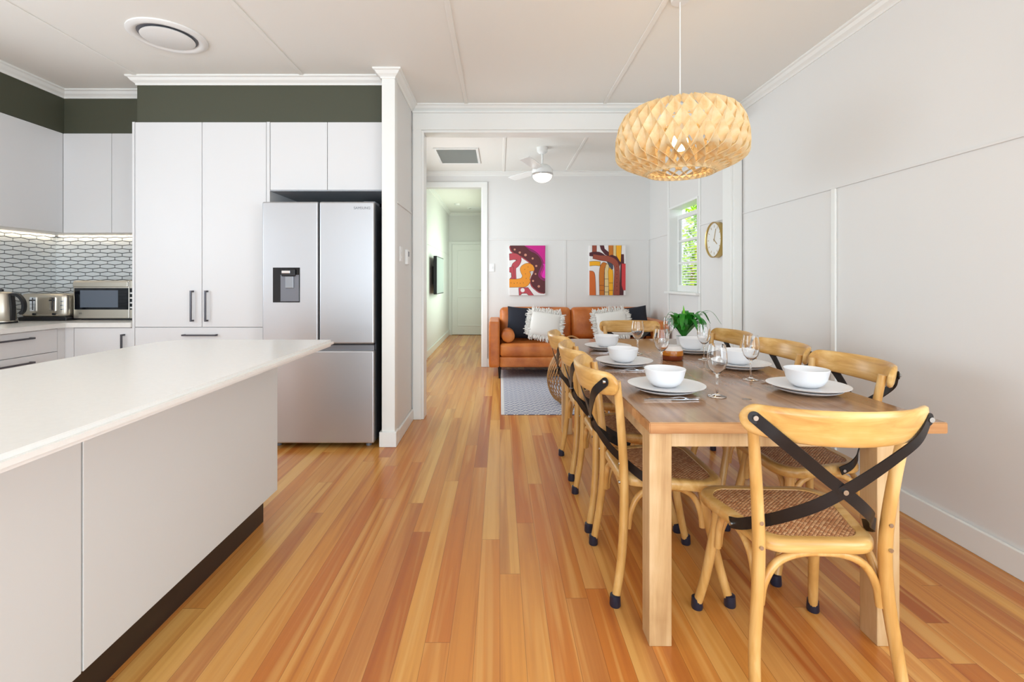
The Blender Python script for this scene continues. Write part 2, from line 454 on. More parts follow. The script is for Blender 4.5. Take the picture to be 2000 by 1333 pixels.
struct('wall_hall_end', bx(-1.14, -.2, 10.65, 10.75, 0, CZ), WALL)
# kitchen bulkheads
struct('wall_bulkhead', bx(-2.72, -.857, 3.57, 4.14, 2.389, CZ), DARK)
struct('wall_bulkhead_back', bx(-3.505, -2.72, 3.83, 4.14, 2.389, CZ), DARK)
struct('wall_bulkhead_left', bx(-3.86, -3.505, 2.3, 4.14, 2.389, CZ), DARK)

# cornices: section swept along a line with mitred ends
def cornice(p0, p1, nrm, m0=0, m1=0, s=.055):
    p0 = Vector(p0); p1 = Vector(p1); d = (p1-p0).normalized(); n = Vector(nrm)
    prof = [(0, 0), (0, -.062), (.007, -.062), (.009, -.052), (.014, -.046), (.03, -.034), (.042, -.016), (.05, -.013), (.055, -.009), (.055, 0)]
    bm = NB(); A = []; B = []
    for a, z in prof:
        A.append(bm.verts.new(p0+n*a-d*a*m0+Vector((0, 0, z)))); B.append(bm.verts.new(p1+n*a+d*a*m1+Vector((0, 0, z))))
    k = len(A)
    for j in range(k): bm.faces.new((A[j], A[(j+1) % k], B[(j+1) % k], B[j]))
    bm.faces.new(A[::-1]); bm.faces.new(B)
    return bm
tn = [0]
def trim(bm, m=TRIM, smooth=None):
    tn[0] += 1; return struct('trim_%d' % tn[0], bm, m, smooth)
trim(cornice((XR, -2.6, CZ), (XR, 4.14, CZ), (-1, 0, 0), 0, -1))
trim(cornice((-.765, 4.14, CZ), (XR, 4.14, CZ), (0, -1, 0), -1, -1))
trim(cornice((-.765, 3.45, CZ), (-.765, 4.14, CZ), (1, 0, 0), 1, -1))
trim(cornice((-.857, 3.45, CZ), (-.765, 3.45, CZ), (0, -1, 0), 1, 1))
trim(cornice((-.857, 3.45, CZ), (-.857, 3.57, CZ), (-1, 0, 0), 1, -1))
trim(cornice((-2.72, 3.57, CZ), (-.857, 3.57, CZ), (0, -1, 0), 1, -1))
trim(cornice((-2.72, 3.57, CZ), (-2.72, 3.83, CZ), (-1, 0, 0), 1, -1))
trim(cornice((-3.505, 3.83, CZ), (-2.72, 3.83, CZ), (0, -1, 0), -1, -1))
trim(cornice((-3.505, 2.3, CZ), (-3.505, 3.83, CZ), (1, 0, 0), 0, -1))
trim(cornice((-1.14, 6.66, CZ), (XR, 6.66, CZ), (0, -1, 0), -1, -1))
trim(cornice((XR, 4.26, CZ), (XR, 6.66, CZ), (-1, 0, 0), 0, -1))
trim(cornice((-1.14, 6.76, CZ), (-1.14, 10.65, CZ), (1, 0, 0), 0, -1))
trim(cornice((-1.14, 10.65, CZ), (-.2, 10.65, CZ), (0, -1, 0), -1, -1))
# ceiling battens
for x, y0, y1 in ((-2.70, -2.6, 3.78), (-1.467, -2.6, 3.52), (-.29, -2.6, 4.09), (.90, -2.6, 4.09), (.05, 4.26, 6.61), (.92, 4.26, 6.61)):
    trim(bx(x-.016, x+.016, y0, y1, CZ-.007, CZ, bev=.003), CEIL)
# post at the end of the partition
trim(bx(-.857, -.761, 3.45, 3.53, 0, CZ-.001, bev=.003))
# opening casing: jambs, header board and bead
trim(bx(-.755, -.68, 4.118, 4.14, 0, 2.56, bev=.004)); trim(bx(2.02, 2.095, 4.118, 4.14, 0, 2.56, bev=.004))
trim(bx(-.755, 2.095, 4.116, 4.14, 2.51, 2.655, bev=.004)); trim(bx(-.757, 2.097, 4.108, 4.14, 2.655, 2.672, bev=.003))
trim(bx(-.682, -.66, 4.13, 4.28, 0, 2.51, bev=.003)); trim(bx(2.0, 2.022, 4.13, 4.28, 0, 2.51, bev=.003)); trim(bx(-.66, 2.0, 4.13, 4.28, 2.49, 2.512, bev=.003))
# far doorway casing
trim(bx(-.245, -.175, 6.64, 6.66, 0, 2.56, bev=.004)); trim(bx(-1.14, -.175, 6.638, 6.66, 2.51, 2.585, bev=.004)); trim(bx(-.262, -.24, 6.65, 6.77, 0, 2.51, bev=.002))
# dado battens on the walls
DZ = 1.785
def dado_x(y0, y1, x, sgn):
    trim(bx(min(x, x+sgn*.008), max(x, x+sgn*.008), y0, y1, DZ-.006, DZ+.006, bev=.002), WALL)
dado_x(.62, 4.118, XR, -1); dado_x(4.28, WY0-.03, XR, -1); dado_x(WY1+.03, 6.66, XR, -1); dado_x(3.53, 4.118, -.765, 1)
trim(bx(-.17, XR, 6.652, 6.66, DZ-.012, DZ+.012, bev=.002), WALL)
dado_x(7.35, 10.65, -1.14, 1)
for y in (2.985, 1.2): trim(bx(XR-.014, XR, y-.02, y+.02, .12, DZ-.006, bev=.004))
for x in (.91, 2.07): trim(bx(x-.018, x+.018, 6.655, 6.66, .1, DZ-.012, bev=.003), WALL)
for y in (WY0-.035, WY1+.03): trim(bx(XR-.012, XR, y-.02, y+.02, .1, CZ-.06, bev=.003))
trim(bx(XR-.012, XR, 4.31, 4.35, .1, CZ-.06, bev=.003))
# skirtings
bn = [0]
def skirt(name, *a): struct('baseboard_'+name, bx(*a, bev=.005), TRIM)
skirt('right', XR-.018, XR, -2.6, 4.118, 0, .115)
skirt('living_right', XR-.018, XR, 4.28, 6.66, 0, .115)
skirt('far', -.175, XR-.018, 6.642, 6.66, 0, .115)
skirt('partition', -.765, -.747, 3.53, 4.118, 0, .095)
skirt('post', -.872, -.747, 3.432, 3.53, 0, .11)
skirt('hall_left', -1.14, -1.122, 7.27, 10.65, 0, .115)

# ---- hall door at the end, side door
def door(name, bm_slab, panels, casing, handle=None):
    d = struct(name, bm_slab, TRIM)
    for p in panels: obj('door_panel', p, TRIM, d)
    for c in casing: obj('door_frame', c, TRIM, d)
    if handle: obj('door_handle', handle, CHROME, d)
bm = bx(-1.065, -.255, 10.6, 10.65, .01, 2.02, bev=.003)
hb = NB(); tube(hb, [(-.34, 10.6, 1.0), (-.34, 10.55, 1.0), (-.45, 10.55, 1.0)], .009, 8, 0); disc(hb, (-.34, 10.592, 1.0), .026, .008, 16)
def frame_panel(x0, x1, z0, z1, y):
    bm = NB(); t = .018
    for a in ((x0, x1, z0, z0+t), (x0, x1, z1-t, z1), (x0, x0+t, z0+t, z1-t), (x1-t, x1, z0+t, z1-t)): box(bm, a[0], a[1], y-.008, y, a[2], a[3], bev=.003)
    return bm
door('door_1', bm, [frame_panel(-.95, -.37, .2, .85, 10.6), frame_panel(-.95, -.37, 1.02, 1.9, 10.6)],
     [bx(-1.14, -1.066, 10.62, 10.65, 0, 2.022), bx(-.25, -.2, 10.62, 10.65, 0, 2.022), bx(-1.14, -.2, 10.62, 10.65, 2.022, 2.08)], hb)
door('door_2', bx(-1.14, -1.128, 6.80, 7.2, .01, 2.03, bev=.002), [],
     [bx(-1.14, -1.11, 7.2, 7.27, 0, 2.1, bev=.003), bx(-1.14, -1.11, 6.77, 7.2, 2.03, 2.1, bev=.003)])

# ---- living room window: lining, sill, sash with three lights and slats
win = struct('window_1', bx(XR-.012, XR+.15, WY0, WY0+.022, WZ0+.006, WZ1-.022), TRIM)
obj('window_frame', bx(XR-.012, XR+.15, WY1-.022, WY1, WZ0+.006, WZ1-.022), TRIM, win)
obj('window_frame', bx(XR-.013, XR+.15, WY0, WY1, WZ1-.022, WZ1), TRIM, win)
obj('window_sill', bx(XR-.055, XR+.16, WY0-.05, WY1+.05, WZ0-.022, WZ0+.006, bev=.005), TRIM, win)
bm = NB(); sx0, sx1 = XR+.085, XR+.12; sz0, sz1 = WZ0+.006, WZ1-.10
y0, y1 = WY0+.022, WY1-.022
box(bm, sx0, sx1, y0, y0+.05, sz0, sz1); box(bm, sx0, sx1, y1-.05, y1, sz0, sz1)
box(bm, sx0, sx1, y0+.05, y1-.05, sz0, sz0+.075); box(bm, sx0, sx1, y0+.05, y1-.05, sz1-.05, sz1)
for k in (1, 2):
    z = sz0+.075+(sz1-.05-sz0-.075)*k/3; box(bm, sx0, sx1, y0+.05, y1-.05, z-.014, z+.014)
obj('window_sash', bm, TRIM, win)
obj('window_glass', bx(sx0+.014, sx0+.018, y0+.05, y1-.05, sz0+.075, sz1-.05), GLASS, win)
bm = NB(); nz = 25
for k in range(nz):
    z = sz0+.09+k*(sz1-.14-sz0)/nz
    prism(bm, [(sx1+.004, y0+.052, z), (sx1+.028, y0+.052, z+.010), (sx1+.028, y0+.052, z+.015), (sx1+.004, y0+.052, z+.005)], (0, y1-y0-.104, 0))
obj('window_slats', bm, TRIM, win)

# ------------------------------------------------------------------ outdoors beyond the window
struct('ground', bx(2.3, 14, -4, 14, -.6, -.5), GRASS)
def bush(name, c, r, n, label):
    t = thing(name, label, 'tree', (c[0], c[1], -.5))
    bm = NB(); tube(bm, [(c[0], c[1], -.5), (c[0]+.05, c[1], c[2]*.5), c], [.09, .06, .03], 8); obj('trunk', bm, BARK, t, 40)
    bm = NB()
    for i in range(n):
        d = Vector((random.gauss(0, 1), random.gauss(0, 1), random.gauss(0, 1))).normalized()
        p = Vector(c)+Vector((d.x*r[0], d.y*r[1], d.z*r[2]))*random.uniform(.55, 1)
        a = Vector((random.uniform(-1, 1), random.uniform(-1, 1), random.uniform(-1, 1))).normalized(); b = a.orthogonal().normalized()
        s = random.uniform(.06, .12)*(1 if c[0] < 6 else 1.7)
        poly(bm, [p-a*s, p+b*s*.4, p+a*s, p-b*s*.4])
    obj('foliage', bm, BUSH, t)
bush('garden_tree', (4.6, 8.6, 1.2), (1.2, 1.9, 1.75), 9000, 'lime green garden tree seen through the lower window slats')
bush('garden_tree', (8.6, 15.5, 3.4), (2.4, 3.0, 3.2), 7000, 'taller green tree further off behind the top of the window')

# ------------------------------------------------------------------ kitchen joinery
def handle_v(x, y, z0, z1, r=.006):      # vertical D handle on a face at y, standing off toward -y
    bm = NB(); box(bm, x-r, x+r, y-.034, y-.024, z0, z1, bev=.001); box(bm, x-r, x+r, y-.026, y, z0, z0+.012); box(bm, x-r, x+r, y-.026, y, z1-.012, z1); return bm
def handle_h(x0, x1, y, z, r=.006):
    bm = NB(); box(bm, x0, x1, y-.034, y-.024, z-r, z+r, bev=.001); box(bm, x0, x0+.012, y-.026, y, z-r, z+r); box(bm, x1-.012, x1, y-.026, y, z-r, z+r); return bm
def handle_side(y0, y1, x, z, r=.006):   # on a face looking +x
    bm = NB(); box(bm, x+.024, x+.034, y0, y1, z-r, z+r, bev=.001); box(bm, x, x+.026, y0, y0+.012, z-r, z+r); box(bm, x, x+.026, y1-.012, y1, z-r, z+r); return bm
FY = 3.55
t = thing('pantry_cabinet', 'tall white two-door pantry cabinet left of the fridge', 'cabinet', (-2.23, 3.85, 0))
obj('body', bx(-2.742, -1.722, FY+.02, 4.13, .1, 2.386), CAB, t)
obj('side_panel', bx(-2.742, -2.724, FY, FY+.6-.03, 0, 2.388), CAB, t)
obj('side_panel', bx(-1.740, -1.716, FY, 4.13, 0, 2.388), CAB, t)
d = obj('door', bx(-2.720, -2.224, FY, FY+.019, .858, 2.386, bev=.002), CAB, t); obj('handle', handle_v(-2.287, FY, .90, 1.13), NICKEL, d)
d = obj('door', bx(-2.220, -1.744, FY, FY+.019, .858, 2.386, bev=.002), CAB, t); obj('handle', handle_v(-2.18, FY, .90, 1.13), NICKEL, d)
for z0, z1 in ((.48, .854), (.105, .476)):
    d = obj('drawer', bx(-2.720, -1.744, FY, FY+.019, z0, z1, bev=.002), CAB, t); obj('handle', handle_h(-2.355, -2.105, FY, z1-.055), NICKEL, d)
obj('kickboard', bx(-2.72, -1.744, FY+.05, FY+.065, 0, .1), KICK, t)
t = thing('overhead_cabinet', 'white two-door cupboard set above the fridge', 'cabinet', (-1.29, 3.85, 1.878))
obj('body', bx(-1.714, -.858, FY+.02, 4.13, 1.88, 2.388), CAB, t)
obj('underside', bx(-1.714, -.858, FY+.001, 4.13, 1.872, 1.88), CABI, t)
obj('door', bx(-1.712, -1.289, FY, FY+.019, 1.881, 2.386, bev=.002), CAB, t)
obj('door', bx(-1.285, -.861, FY, FY+.019, 1.881, 2.386, bev=.002), CAB, t)
t = thing('upper_cabinet', 'white wall cupboard with two doors above the microwave', 'cabinet', (-3.12, 3.98, 1.588))
obj('body', bx(-3.50, -2.745, 3.84, 4.13, 1.592, 2.388), CAB, t)
obj('door', bx(-3.5045, -3.118, 3.82, 3.839, 1.588, 2.386, bev=.002), CAB, t)
obj('door', bx(-3.114, -2.746, 3.82, 3.839, 1.588, 2.386, bev=.002), CAB, t)
obj('light_strip', bx(-3.8, -2.76, 4.098, 4.106, 1.585, 1.591), LED, t)
t = thing('upper_cabinet', 'white plain-fronted wall cupboard on the left above the kettle', 'cabinet', (-3.68, 3.2, 1.588))
obj('body', bx(-3.855, -3.525, 2.4, 4.13, 1.592, 2.388), CAB, t)
obj('door', bx(-3.524, -3.505, 2.95, 3.8195, 1.588, 2.386, bev=.002), CAB, t)
obj('door', bx(-3.524, -3.505, 2.4, 2.946, 1.588, 2.386, bev=.002), CAB, t)
obj('light_strip', bx(-3.832, -3.824, 2.45, 4.09, 1.585, 1.591), LED, t)
# tiled splashback
def tiles(origin, du, W, H, name, offu=0):
    """stretched hexagon tiles standing on a grout board; du = in-plane horizontal unit vector; n = outward"""
    bm = NB(); pw, ph = .128, .0335; side = .577*pw*(ph/(.866*pw)); g = .0030
    hw = pw/2; top = side/2+ (ph-side)
    rows = int(H/ph)+2; cols = int(W/pw)+2
    for r in range(rows):
        for c in range(-1, cols):
            cu = (c+(.5 if r % 2 else 0))*pw+offu; cz = r*ph
            pts = [(0, top-g), (hw-g, side/2-g*.3), (hw-g, -side/2+g*.3), (0, -top+g), (-hw+g, -side/2+g*.3), (-hw+g, side/2-g*.3)]
            low = [bm.verts.new((cu+a, 0, cz+b)) for a, b in pts]; hi = [bm.verts.new((cu+a*.975, -.004, cz+b*.9)) for a, b in pts]
            for j in range(6): bm.faces.new((low[j], low[(j+1) % 6], hi[(j+1) % 6], hi[j])).material_index = 1
            bm.faces.new(hi).material_index = 1
    for co, no in (((0, 0, 0), (-1, 0, 0)), ((W, 0, 0), (1, 0, 0)), ((0, 0, 0), (0, 0, -1)), ((0, 0, H), (0, 0, 1))):
        bmesh.ops.bisect_plane(bm, geom=bm.verts[:]+bm.edges[:]+bm.faces[:], plane_co=co, plane_no=no, clear_outer=True)
    box(bm, 0, W, 0, .006, 0, H, mi=0)
    ang = math.atan2(du[1], du[0])
    bmesh.ops.transform(bm, matrix=Matrix.Translation(origin) @ Matrix.Rotation(ang, 4, 'Z'), verts=bm.verts)
    return struct(name, bm, [GROUT, TILE])
tiles((-3.852, 4.132, .892), (1, 0), 1.10, .695, 'wall_splashback_back')
tiles((-3.854, 2.2, .892), (0, 1), 1.93, .695, 'wall_splashback_left', .03)
# base units and bench
t = thing('base_cabinet', 'white base cupboard under the microwave with one handle', 'cabinet', (-3.0, 3.85, 0))
obj('body', bx(-3.255, -2.745, 3.58, 4.13, .1, .853), CAB, t)
obj('filler', bx(-3.255, -3.187, 3.56, 3.579, .1, .853), CAB, t)
d = obj('door', bx(-3.184, -2.747, 3.56, 3.579, .105, .85, bev=.002), CAB, t); obj('handle', handle_v(-2.808, 3.56, .60, .805), NICKEL, d)
obj('kickboard', bx(-3.2, -2.745, 3.62, 3.635, 0, .1), KICK, t)
t = thing('drawer_unit', 'white bank of drawers under the kettle and toaster bench', 'cabinet', (-3.55, 2.6, 0))
obj('body', bx(-3.855, -3.27, 1.7, 3.575, .1, .853), CAB, t)
obj('filler', bx(-3.27, -3.251, 3.50, 3.558, .1, .853), CAB, t)
for (a, b) in ((2.55, 3.498), (1.7, 2.546)):
    for z0, z1 in ((.686, .85), (.40, .682), (.105, .396)):
        d = obj('drawer', bx(-3.27, -3.251, a, b, z0, z1, bev=.002), CAB, t); obj('handle', handle_side((a+b)/2-.12 if a < 2 else 2.86, (a+b)/2+.12 if a < 2 else 3.30, -3.251, z1-.045), NICKEL, d)
obj('kickboard', bx(-3.33, -3.315, 1.7, 3.6, 0, .1), KICK, t)
bm = NB(); prism(bm, [(-3.855, 1.7, .855), (-3.227, 1.7, .855), (-3.227, 3.54, .855), (-2.745, 3.54, .855), (-2.745, 4.13, .855), (-3.855, 4.13, .855)], (0, 0, .035))
bmesh.ops.bevel(bm, geom=bm.edges[:], offset=.003, segments=2, affect='EDGES')
tag(obj('worktop', bm, STONE), 'white L-shaped kitchen worktop along the tiled splashback', 'worktop')

# ------------------------------------------------------------------ microwave, toaster, kettle
M0 = .8905
t = thing('microwave', 'stainless steel microwave oven on the bench corner by the pantry', 'microwave', (-3.14, 3.95, M0))
obj('body', bx(-3.38, -2.885, 3.79, 4.10, M0+.012, 1.205, bev=.006), STEEL_W, t)
d = obj('door', bx(-3.378, -2.936, 3.77, 3.79, M0+.014, 1.203, bev=.004), STEEL_W, t)
obj('window', bx(-3.366, -2.94, 3.766, 3.771, .975, 1.145), BLACKGL, d)
bm = NB(); box(bm, -3.32, -3.02, 3.7645, 3.7665, .992, 1.128); obj('mesh_screen', bm, mat('mesh_screen', (96, 104, 116), .25), d)
obj('handle', bx(-3.375, -2.94, 3.760, 3.771, 1.155, 1.195, bev=.004), STEEL_W, d)
obj('logo', text('LG', .018, (-3.322, 3.769, .945), FACE_CAM), BLACKP, d)
cp = obj('control_panel', bx(-2.933, -2.887, 3.77, 3.79, M0+.014, 1.203, bev=.003), STEEL_W, t)
obj('display', bx(-2.930, -2.889, 3.767, 3.7705, .975, 1.145), BLACKGL, cp)
for k in range(4):
    obj('button', bx(-2.925, -2.895, 3.764, 3.7675, .985+k*.038, .997+k*.038), WHITEP, t)
obj('foot', bx(-3.34, -2.92, 3.80, 4.08, M0, M0+.013), BLACKP, t)

t = thing('toaster', 'four-slice stainless steel toaster between kettle and microwave', 'toaster', (-3.53, 3.80, M0))
bm = NB(); rounded(bm, (-3.53, 3.83, M0+.118), (.345, .2, .19), .03, 8); obj('body', bm, STEEL_W, t, 50)
obj('base', bx(-3.71, -3.35, 3.722, 3.93, M0, M0+.03, bev=.008), BLACKP, t)
for x in (-3.60, -3.455):
    obj('lever_plate', bx(x-.022, x+.022, 3.722, 3.733, M0+.075, M0+.185, bev=.002), CHROME, t)
    obj('lever', bx(x-.012, x+.012, 3.703, 3.724, M0+.155, M0+.165, bev=.002), BLACKP, t)
    obj('lever_slot', bx(x-.002, x+.002, 3.7195, 3.723, M0+.085, M0+.18), BLACKP, t)
    bm = NB(); disc(bm, (x+.01, 3.735, M0+.053), .009, -.02, 14); obj('knob', bm, BLACKP, t)
for s in (-1, 1):
    for k in range(3): obj('button', bx(-3.53+s*.14-.011, -3.53+s*.14+.011, 3.725, 3.733, M0+.085+k*.032, M0+.093+k*.032, bev=.001), CHROME, t)
for y in (3.79, 3.87):
    for s in (-1, 1): obj('slot', bx(-3.53+s*.075-.06, -3.53+s*.075+.06, y-.012, y+.012, M0+.2125, M0+.2145), BLACKP, t)
t.rotation_euler.z = math.radians(4); t.location.x -= .035; t.location.y -= .02

t = thing('kettle', 'stainless steel electric kettle with black handle on the left bench', 'kettle', (-3.665, 3.50, M0))
bm = NB(); lathe(bm, [(0, 0), (.085, 0), (.085, .016), (.08, .02), (.082, .024), (.078, .1), (.068, .2), (.064, .216), (.05, .226), (0, .232)], (-3.665, 3.50, M0+.004), 32); obj('body', bm, STEEL_W, t, 40)
bm = NB(); lathe(bm, [(0, 0), (.088, 0), (.088, .012), (0, .012)], (-3.665, 3.50, M0), 32); obj('base', bm, BLACKP, t, 40)
bm = NB(); lathe(bm, [(0, 0), (.012, 0), (.014, .014), (0, .02)], (-3.665, 3.50, M0+.234), 16); obj('lid_knob', bm, BLACKP, t, 40)
bm = NB(); ribbon(bm, [(-3.60, 3.50, M0+.21), (-3.545, 3.50, M0+.208), (-3.503, 3.50, M0+.16), (-3.50, 3.50, M0+.1), (-3.525, 3.50, M0+.07)], .024, .02, lambda p, u: Vector((p.x+3.6, 0, p.z-M0-.12))); ribbon(bm, [(-3.585, 3.50, M0+.02), (-3.582, 3.50, M0+.12), (-3.592, 3.50, M0+.21)], .03, .02, Vector((1, 0, 0))); obj('handle', bm, BLACKP, t, 40)
bm = NB(); prism(bm, [(-3.73, 3.485, M0+.15), (-3.73, 3.515, M0+.15), (-3.765, 3.51, M0+.205), (-3.765, 3.49, M0+.205)], (0, 0, .012)); obj('spout', bm, STEEL_W, t)

# ------------------------------------------------------------------ fridge
GY = 3.40
t = thing('refrigerator', 'stainless french-door refrigerator with water dispenser', 'refrigerator', (-1.29, 3.75, 0))
obj('body', bx(-1.66, -.90, GY+.062, 4.08, .045, 1.755), mat('fridge_side_dark', (70, 72, 78), .4, .4), t)
d = obj('door', bx(-1.698, -1.300, GY, GY+.058, .752, 1.768, bev=.010, seg=3), STEEL, t)
dd = obj('dispenser', bx(-1.621, -1.428, GY-.003, GY+.004, 1.048, 1.297, bev=.002), BLACKGL, d)
obj('dispenser_recess', bx(-1.565, -1.434, GY-.0045, GY-.002, 1.056, 1.245), GREYP, dd)
obj('dispenser_paddle', bx(-1.53, -1.47, GY-.012, GY-.003, 1.15, 1.235, bev=.003), mat('paddle_grey', (150, 154, 160), .3, .5), dd)
obj('dispenser_spout', bx(-1.555, -1.455, GY-.020, GY-.003, 1.235, 1.285, bev=.006), BLACKP, dd)
obj('dispenser_button', bx(-1.55, -1.49, GY-.023, GY-.019, 1.255, 1.275, bev=.002), CHROME, dd)
d = obj('door', bx(-1.290, -.900, GY, GY+.058, .752, 1.768, bev=.010, seg=3), STEEL, t)
obj('lettering', text('SAMSUNG', .026, (-.985, GY-.0008, 1.722), FACE_CAM), mat('lettering_grey', (120, 122, 128), .4), d)
d = obj('drawer', bx(-1.698, -.900, GY, GY+.058, .040, .702, bev=.010, seg=3), STEEL, t)
obj('grip_recess', bx(-1.69, -.905, GY+.022, GY+.06, .702, .742), mat('grip_grey', (140, 142, 148), .3, .8), t)
obj('seal', bx(-1.69, -.905, GY+.012, GY+.06, .741, .752), BLACKP, t)
obj('seal', bx(-1.300, -1.290, GY+.012, GY+.06, .752, 1.76), BLACKP, t)
obj('hinge_cover', bx(-.985, -.90, GY+.03, GY+.16, 1.755, 1.775, bev=.003), GREYP, t)
for x in (-1.62, -.96):
    bm = NB(); lathe(bm, [(0, 0), (.02, 0), (.02, .03), (.012, .046), (0, .046)], (x, GY+.09, 0), 16); obj('foot', bm, GREYP, t, 40)

# ------------------------------------------------------------------ island bench
t = thing('kitchen_island', 'pale grey panelled kitchen island body on a dark kickboard', 'kitchen island', (-1.38, 1.2, 0))
obj('body', bx(-1.63, -1.15, -.3, 2.41, .14, .869), ISL, t)
for a, b in ((1.29, 2.42), (.1, 1.287), (-.3, .097)):
    obj('side_panel', bx(-1.15, -1.13, a+.0015, b-.0015, .14, .869, bev=.0015), ISL, t)
obj('end_panel', bx(-1.63, -1.1495, 2.41, 2.42, .14, .869), ISL, t)
obj('kickboard', bx(-1.58, -1.18, -.3, 2.375, 0, .14), KICK, t)
bm = NB(); R = .11; pts = [(-.848, 2.43), ]
for k in range(9):
    a = PI/2+k/8*PI/2; pts.append((-1.68+R+R*math.cos(a), 2.43-R+R*math.sin(a)))
pts += [(-1.68, -.45), (-.848, -.45)]
prism(bm, [(x, y, .869) for x, y in pts], (0, 0, .033))
bmesh.ops.bevel(bm, geom=[e for e in bm.edges if abs(e.verts[0].co.z-e.verts[1].co.z) < .001], offset=.011, segments=4, affect='EDGES')
tag(obj('island_benchtop', bm, STONE), 'wide white stone benchtop overhanging the kitchen island', 'worktop')

# ------------------------------------------------------------------ ceiling fittings
def vent_round(c, r, label, name='ceiling_vent'):
    t = thing(name, label, 'air vent', c)
    bm = NB(); lathe(bm, [(r*.74, 0), (r*.78, -.012), (r*.9, -.02), (r, -.008), (r, 0)], c, 40); obj('ring', bm, WHITEP, t, 50)
    bm = NB(); lathe(bm, [(0, 0), (r*.77, 0), (r*.77, -.003), (0, -.003)], c, 40); obj('throat', bm, GREYP, t, 50)
    bm = NB(); lathe(bm, [(0, -.02), (r*.6, -.024), (r*.68, -.018), (r*.66, -.012), (0, -.012)], c, 40); obj('plate', bm, WHITEP, t, 50)
    return t
vent_round((-2.07, 2.97, CZ), .215, 'large round white air vent in the kitchen ceiling')
vent_round((-.5, 10.0, CZ), .19, 'round vent in the hallway ceiling near the end door')
t = thing('smoke_alarm', 'small white round smoke alarm on the hallway ceiling', 'smoke alarm', (-.84, 9.4, CZ))
bm = NB(); lathe(bm, [(0, -.035), (.045, -.033), (.055, -.02), (.055, 0), (0, 0)], (-.84, 9.4, CZ), 24); obj('case', bm, WHITEP, t, 40)
t = thing('return_air_grille', 'rectangular louvred return air grille in the living room ceiling', 'air vent', (-.51, 5.82, CZ))
bm = NB()
for a in ((-.77, -.25, 5.46, 5.50), (-.77, -.25, 6.14, 6.18), (-.77, -.74, 5.5, 6.14), (-.28, -.25, 5.5, 6.14)): box(bm, *a, CZ-.012, CZ, bev=.003)
obj('frame', bm, WHITEP, t)
bm = NB()
for k in range(32):
    y = 5.505+k*.02; prism(bm, [(-.74, y, CZ-.010), (-.74, y+.012, CZ-.001), (-.74, y+.014, CZ-.001), (-.74, y+.002, CZ-.010)], (.46, 0, 0))
obj('louvres', bm, mat('louvre_grey', (222, 224, 220), .5), t)
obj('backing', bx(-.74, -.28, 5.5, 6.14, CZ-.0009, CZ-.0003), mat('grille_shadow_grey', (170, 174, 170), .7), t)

# ceiling fan with light
fx, fy = .485, 5.45
t = thing('ceiling_fan', 'white three-blade ceiling fan with lit glass bowl', 'ceiling fan', (fx, fy, CZ))
bm = NB(); lathe(bm, [(0, 0), (.065, 0), (.06, -.05), (.03, -.075), (0, -.075)], (fx, fy, CZ), 24); obj('canopy', bm, WHITEP, t, 40)
bm = NB(); tube(bm, [(fx, fy, CZ-.07), (fx, fy, CZ-.22)], .012, 10); obj('rod', bm, WHITEP, t, 40)
bm = NB(); lathe(bm, [(0, 0), (.06, 0), (.09, -.02), (.115, -.05), (.12, -.085), (.12, -.10), (0, -.10)], (fx, fy, CZ-.2), 32); obj('motor_housing', bm, WHITEP, t, 40)
bm = NB(); lathe(bm, [(.118, 0), (.124, -.004), (.124, -.02), (.112, -.024), (.112, 0)], (fx, fy, CZ-.30), 32); obj('trim_ring', bm, CHROME, t, 40)
bm = NB(); lathe(bm, [(.110, 0)]+[(.110*math.cos(a), -.078*math.sin(a)) for a in [k*PI/2/8 for k in range(1, 8)]]+[(0, -.078)], (fx, fy, CZ-.322), 32); obj('glass_bowl', bm, FANL, t, 60)
for a0 in (6, 126, 246):
    bm = NB(); a = math.radians(a0); d = Vector((math.cos(a), math.sin(a), 0)); s = Vector((-d.y, d.x, 0))
    P = []
    for q, wd in ((.09, .03), (.2, .055), (.5, .065), (.58, .05)): P.append((q, wd))
    ring = [(fx, fy, CZ-.262)+Vector() for _ in ()]
    top = [Vector((fx, fy, CZ-.262))+d*q+s*wd+Vector((0, 0, .010)) for q, wd in P]; bot = [Vector((fx, fy, CZ-.262))+d*q-s*wd-Vector((0, 0, .010)) for q, wd in P]
    prism(bm, [tuple(v) for v in top+bot[::-1]], (0, 0, .006)); obj('blade', bm, WHITEP, t)

# ------------------------------------------------------------------ woven pendant lamp
px, py = .972, 2.57
PZ0, PZ1 = 1.785, 2.115
t = thing('pendant_lamp', 'large woven timber slat pendant shade above the table', 'pendant lamp', (px, py, CZ))
tr = NT('pine_veneer'); g = tr.noise(tr.tc.outputs['Object'], 14, 4, .6, 1.5)
cc = tr.ramp(g, [(.28, (220, 156, 76)), (.36, (246, 218, 160)), (.6, (252, 236, 198)), (.75, (254, 242, 214))])
tr.l(cc, tr.b.inputs['Base Color']); tr.b.inputs['Roughness'].default_value = .5
tl = tr.n('ShaderNodeBsdfTranslucent'); tr.l(cc, tl.inputs[0]); ms = tr.n('ShaderNodeMixShader'); ms.inputs[0].default_value = .35
out = [n for n in tr.t.nodes if n.type == 'OUTPUT_MATERIAL'][0]
tr.l(tr.b.outputs[0], ms.inputs[1]); tr.l(tl.outputs[0], ms.inputs[2]); tr.l(ms.outputs[0], out.inputs[0])
VEN = tr.m
prof = [(0, .165, 1.785), (.17, .232, 1.818), (.34, .300, 1.852), (.40, .324, 1.870), (.50, .328, 1.915), (.64, .325, 1.975), (.78, .313, 2.035), (.9, .290, 2.085), (1, .245, 2.113)]
def prof_at(u):
    for (a, r0, z0), (b, r1, z1) in zip(prof, prof[1:]):
        if u <= b: k = (u-a)/(b-a); return r0+(r1-r0)*k, z0+(z1-z0)*k
    return prof[-1][1:]
NS = 28
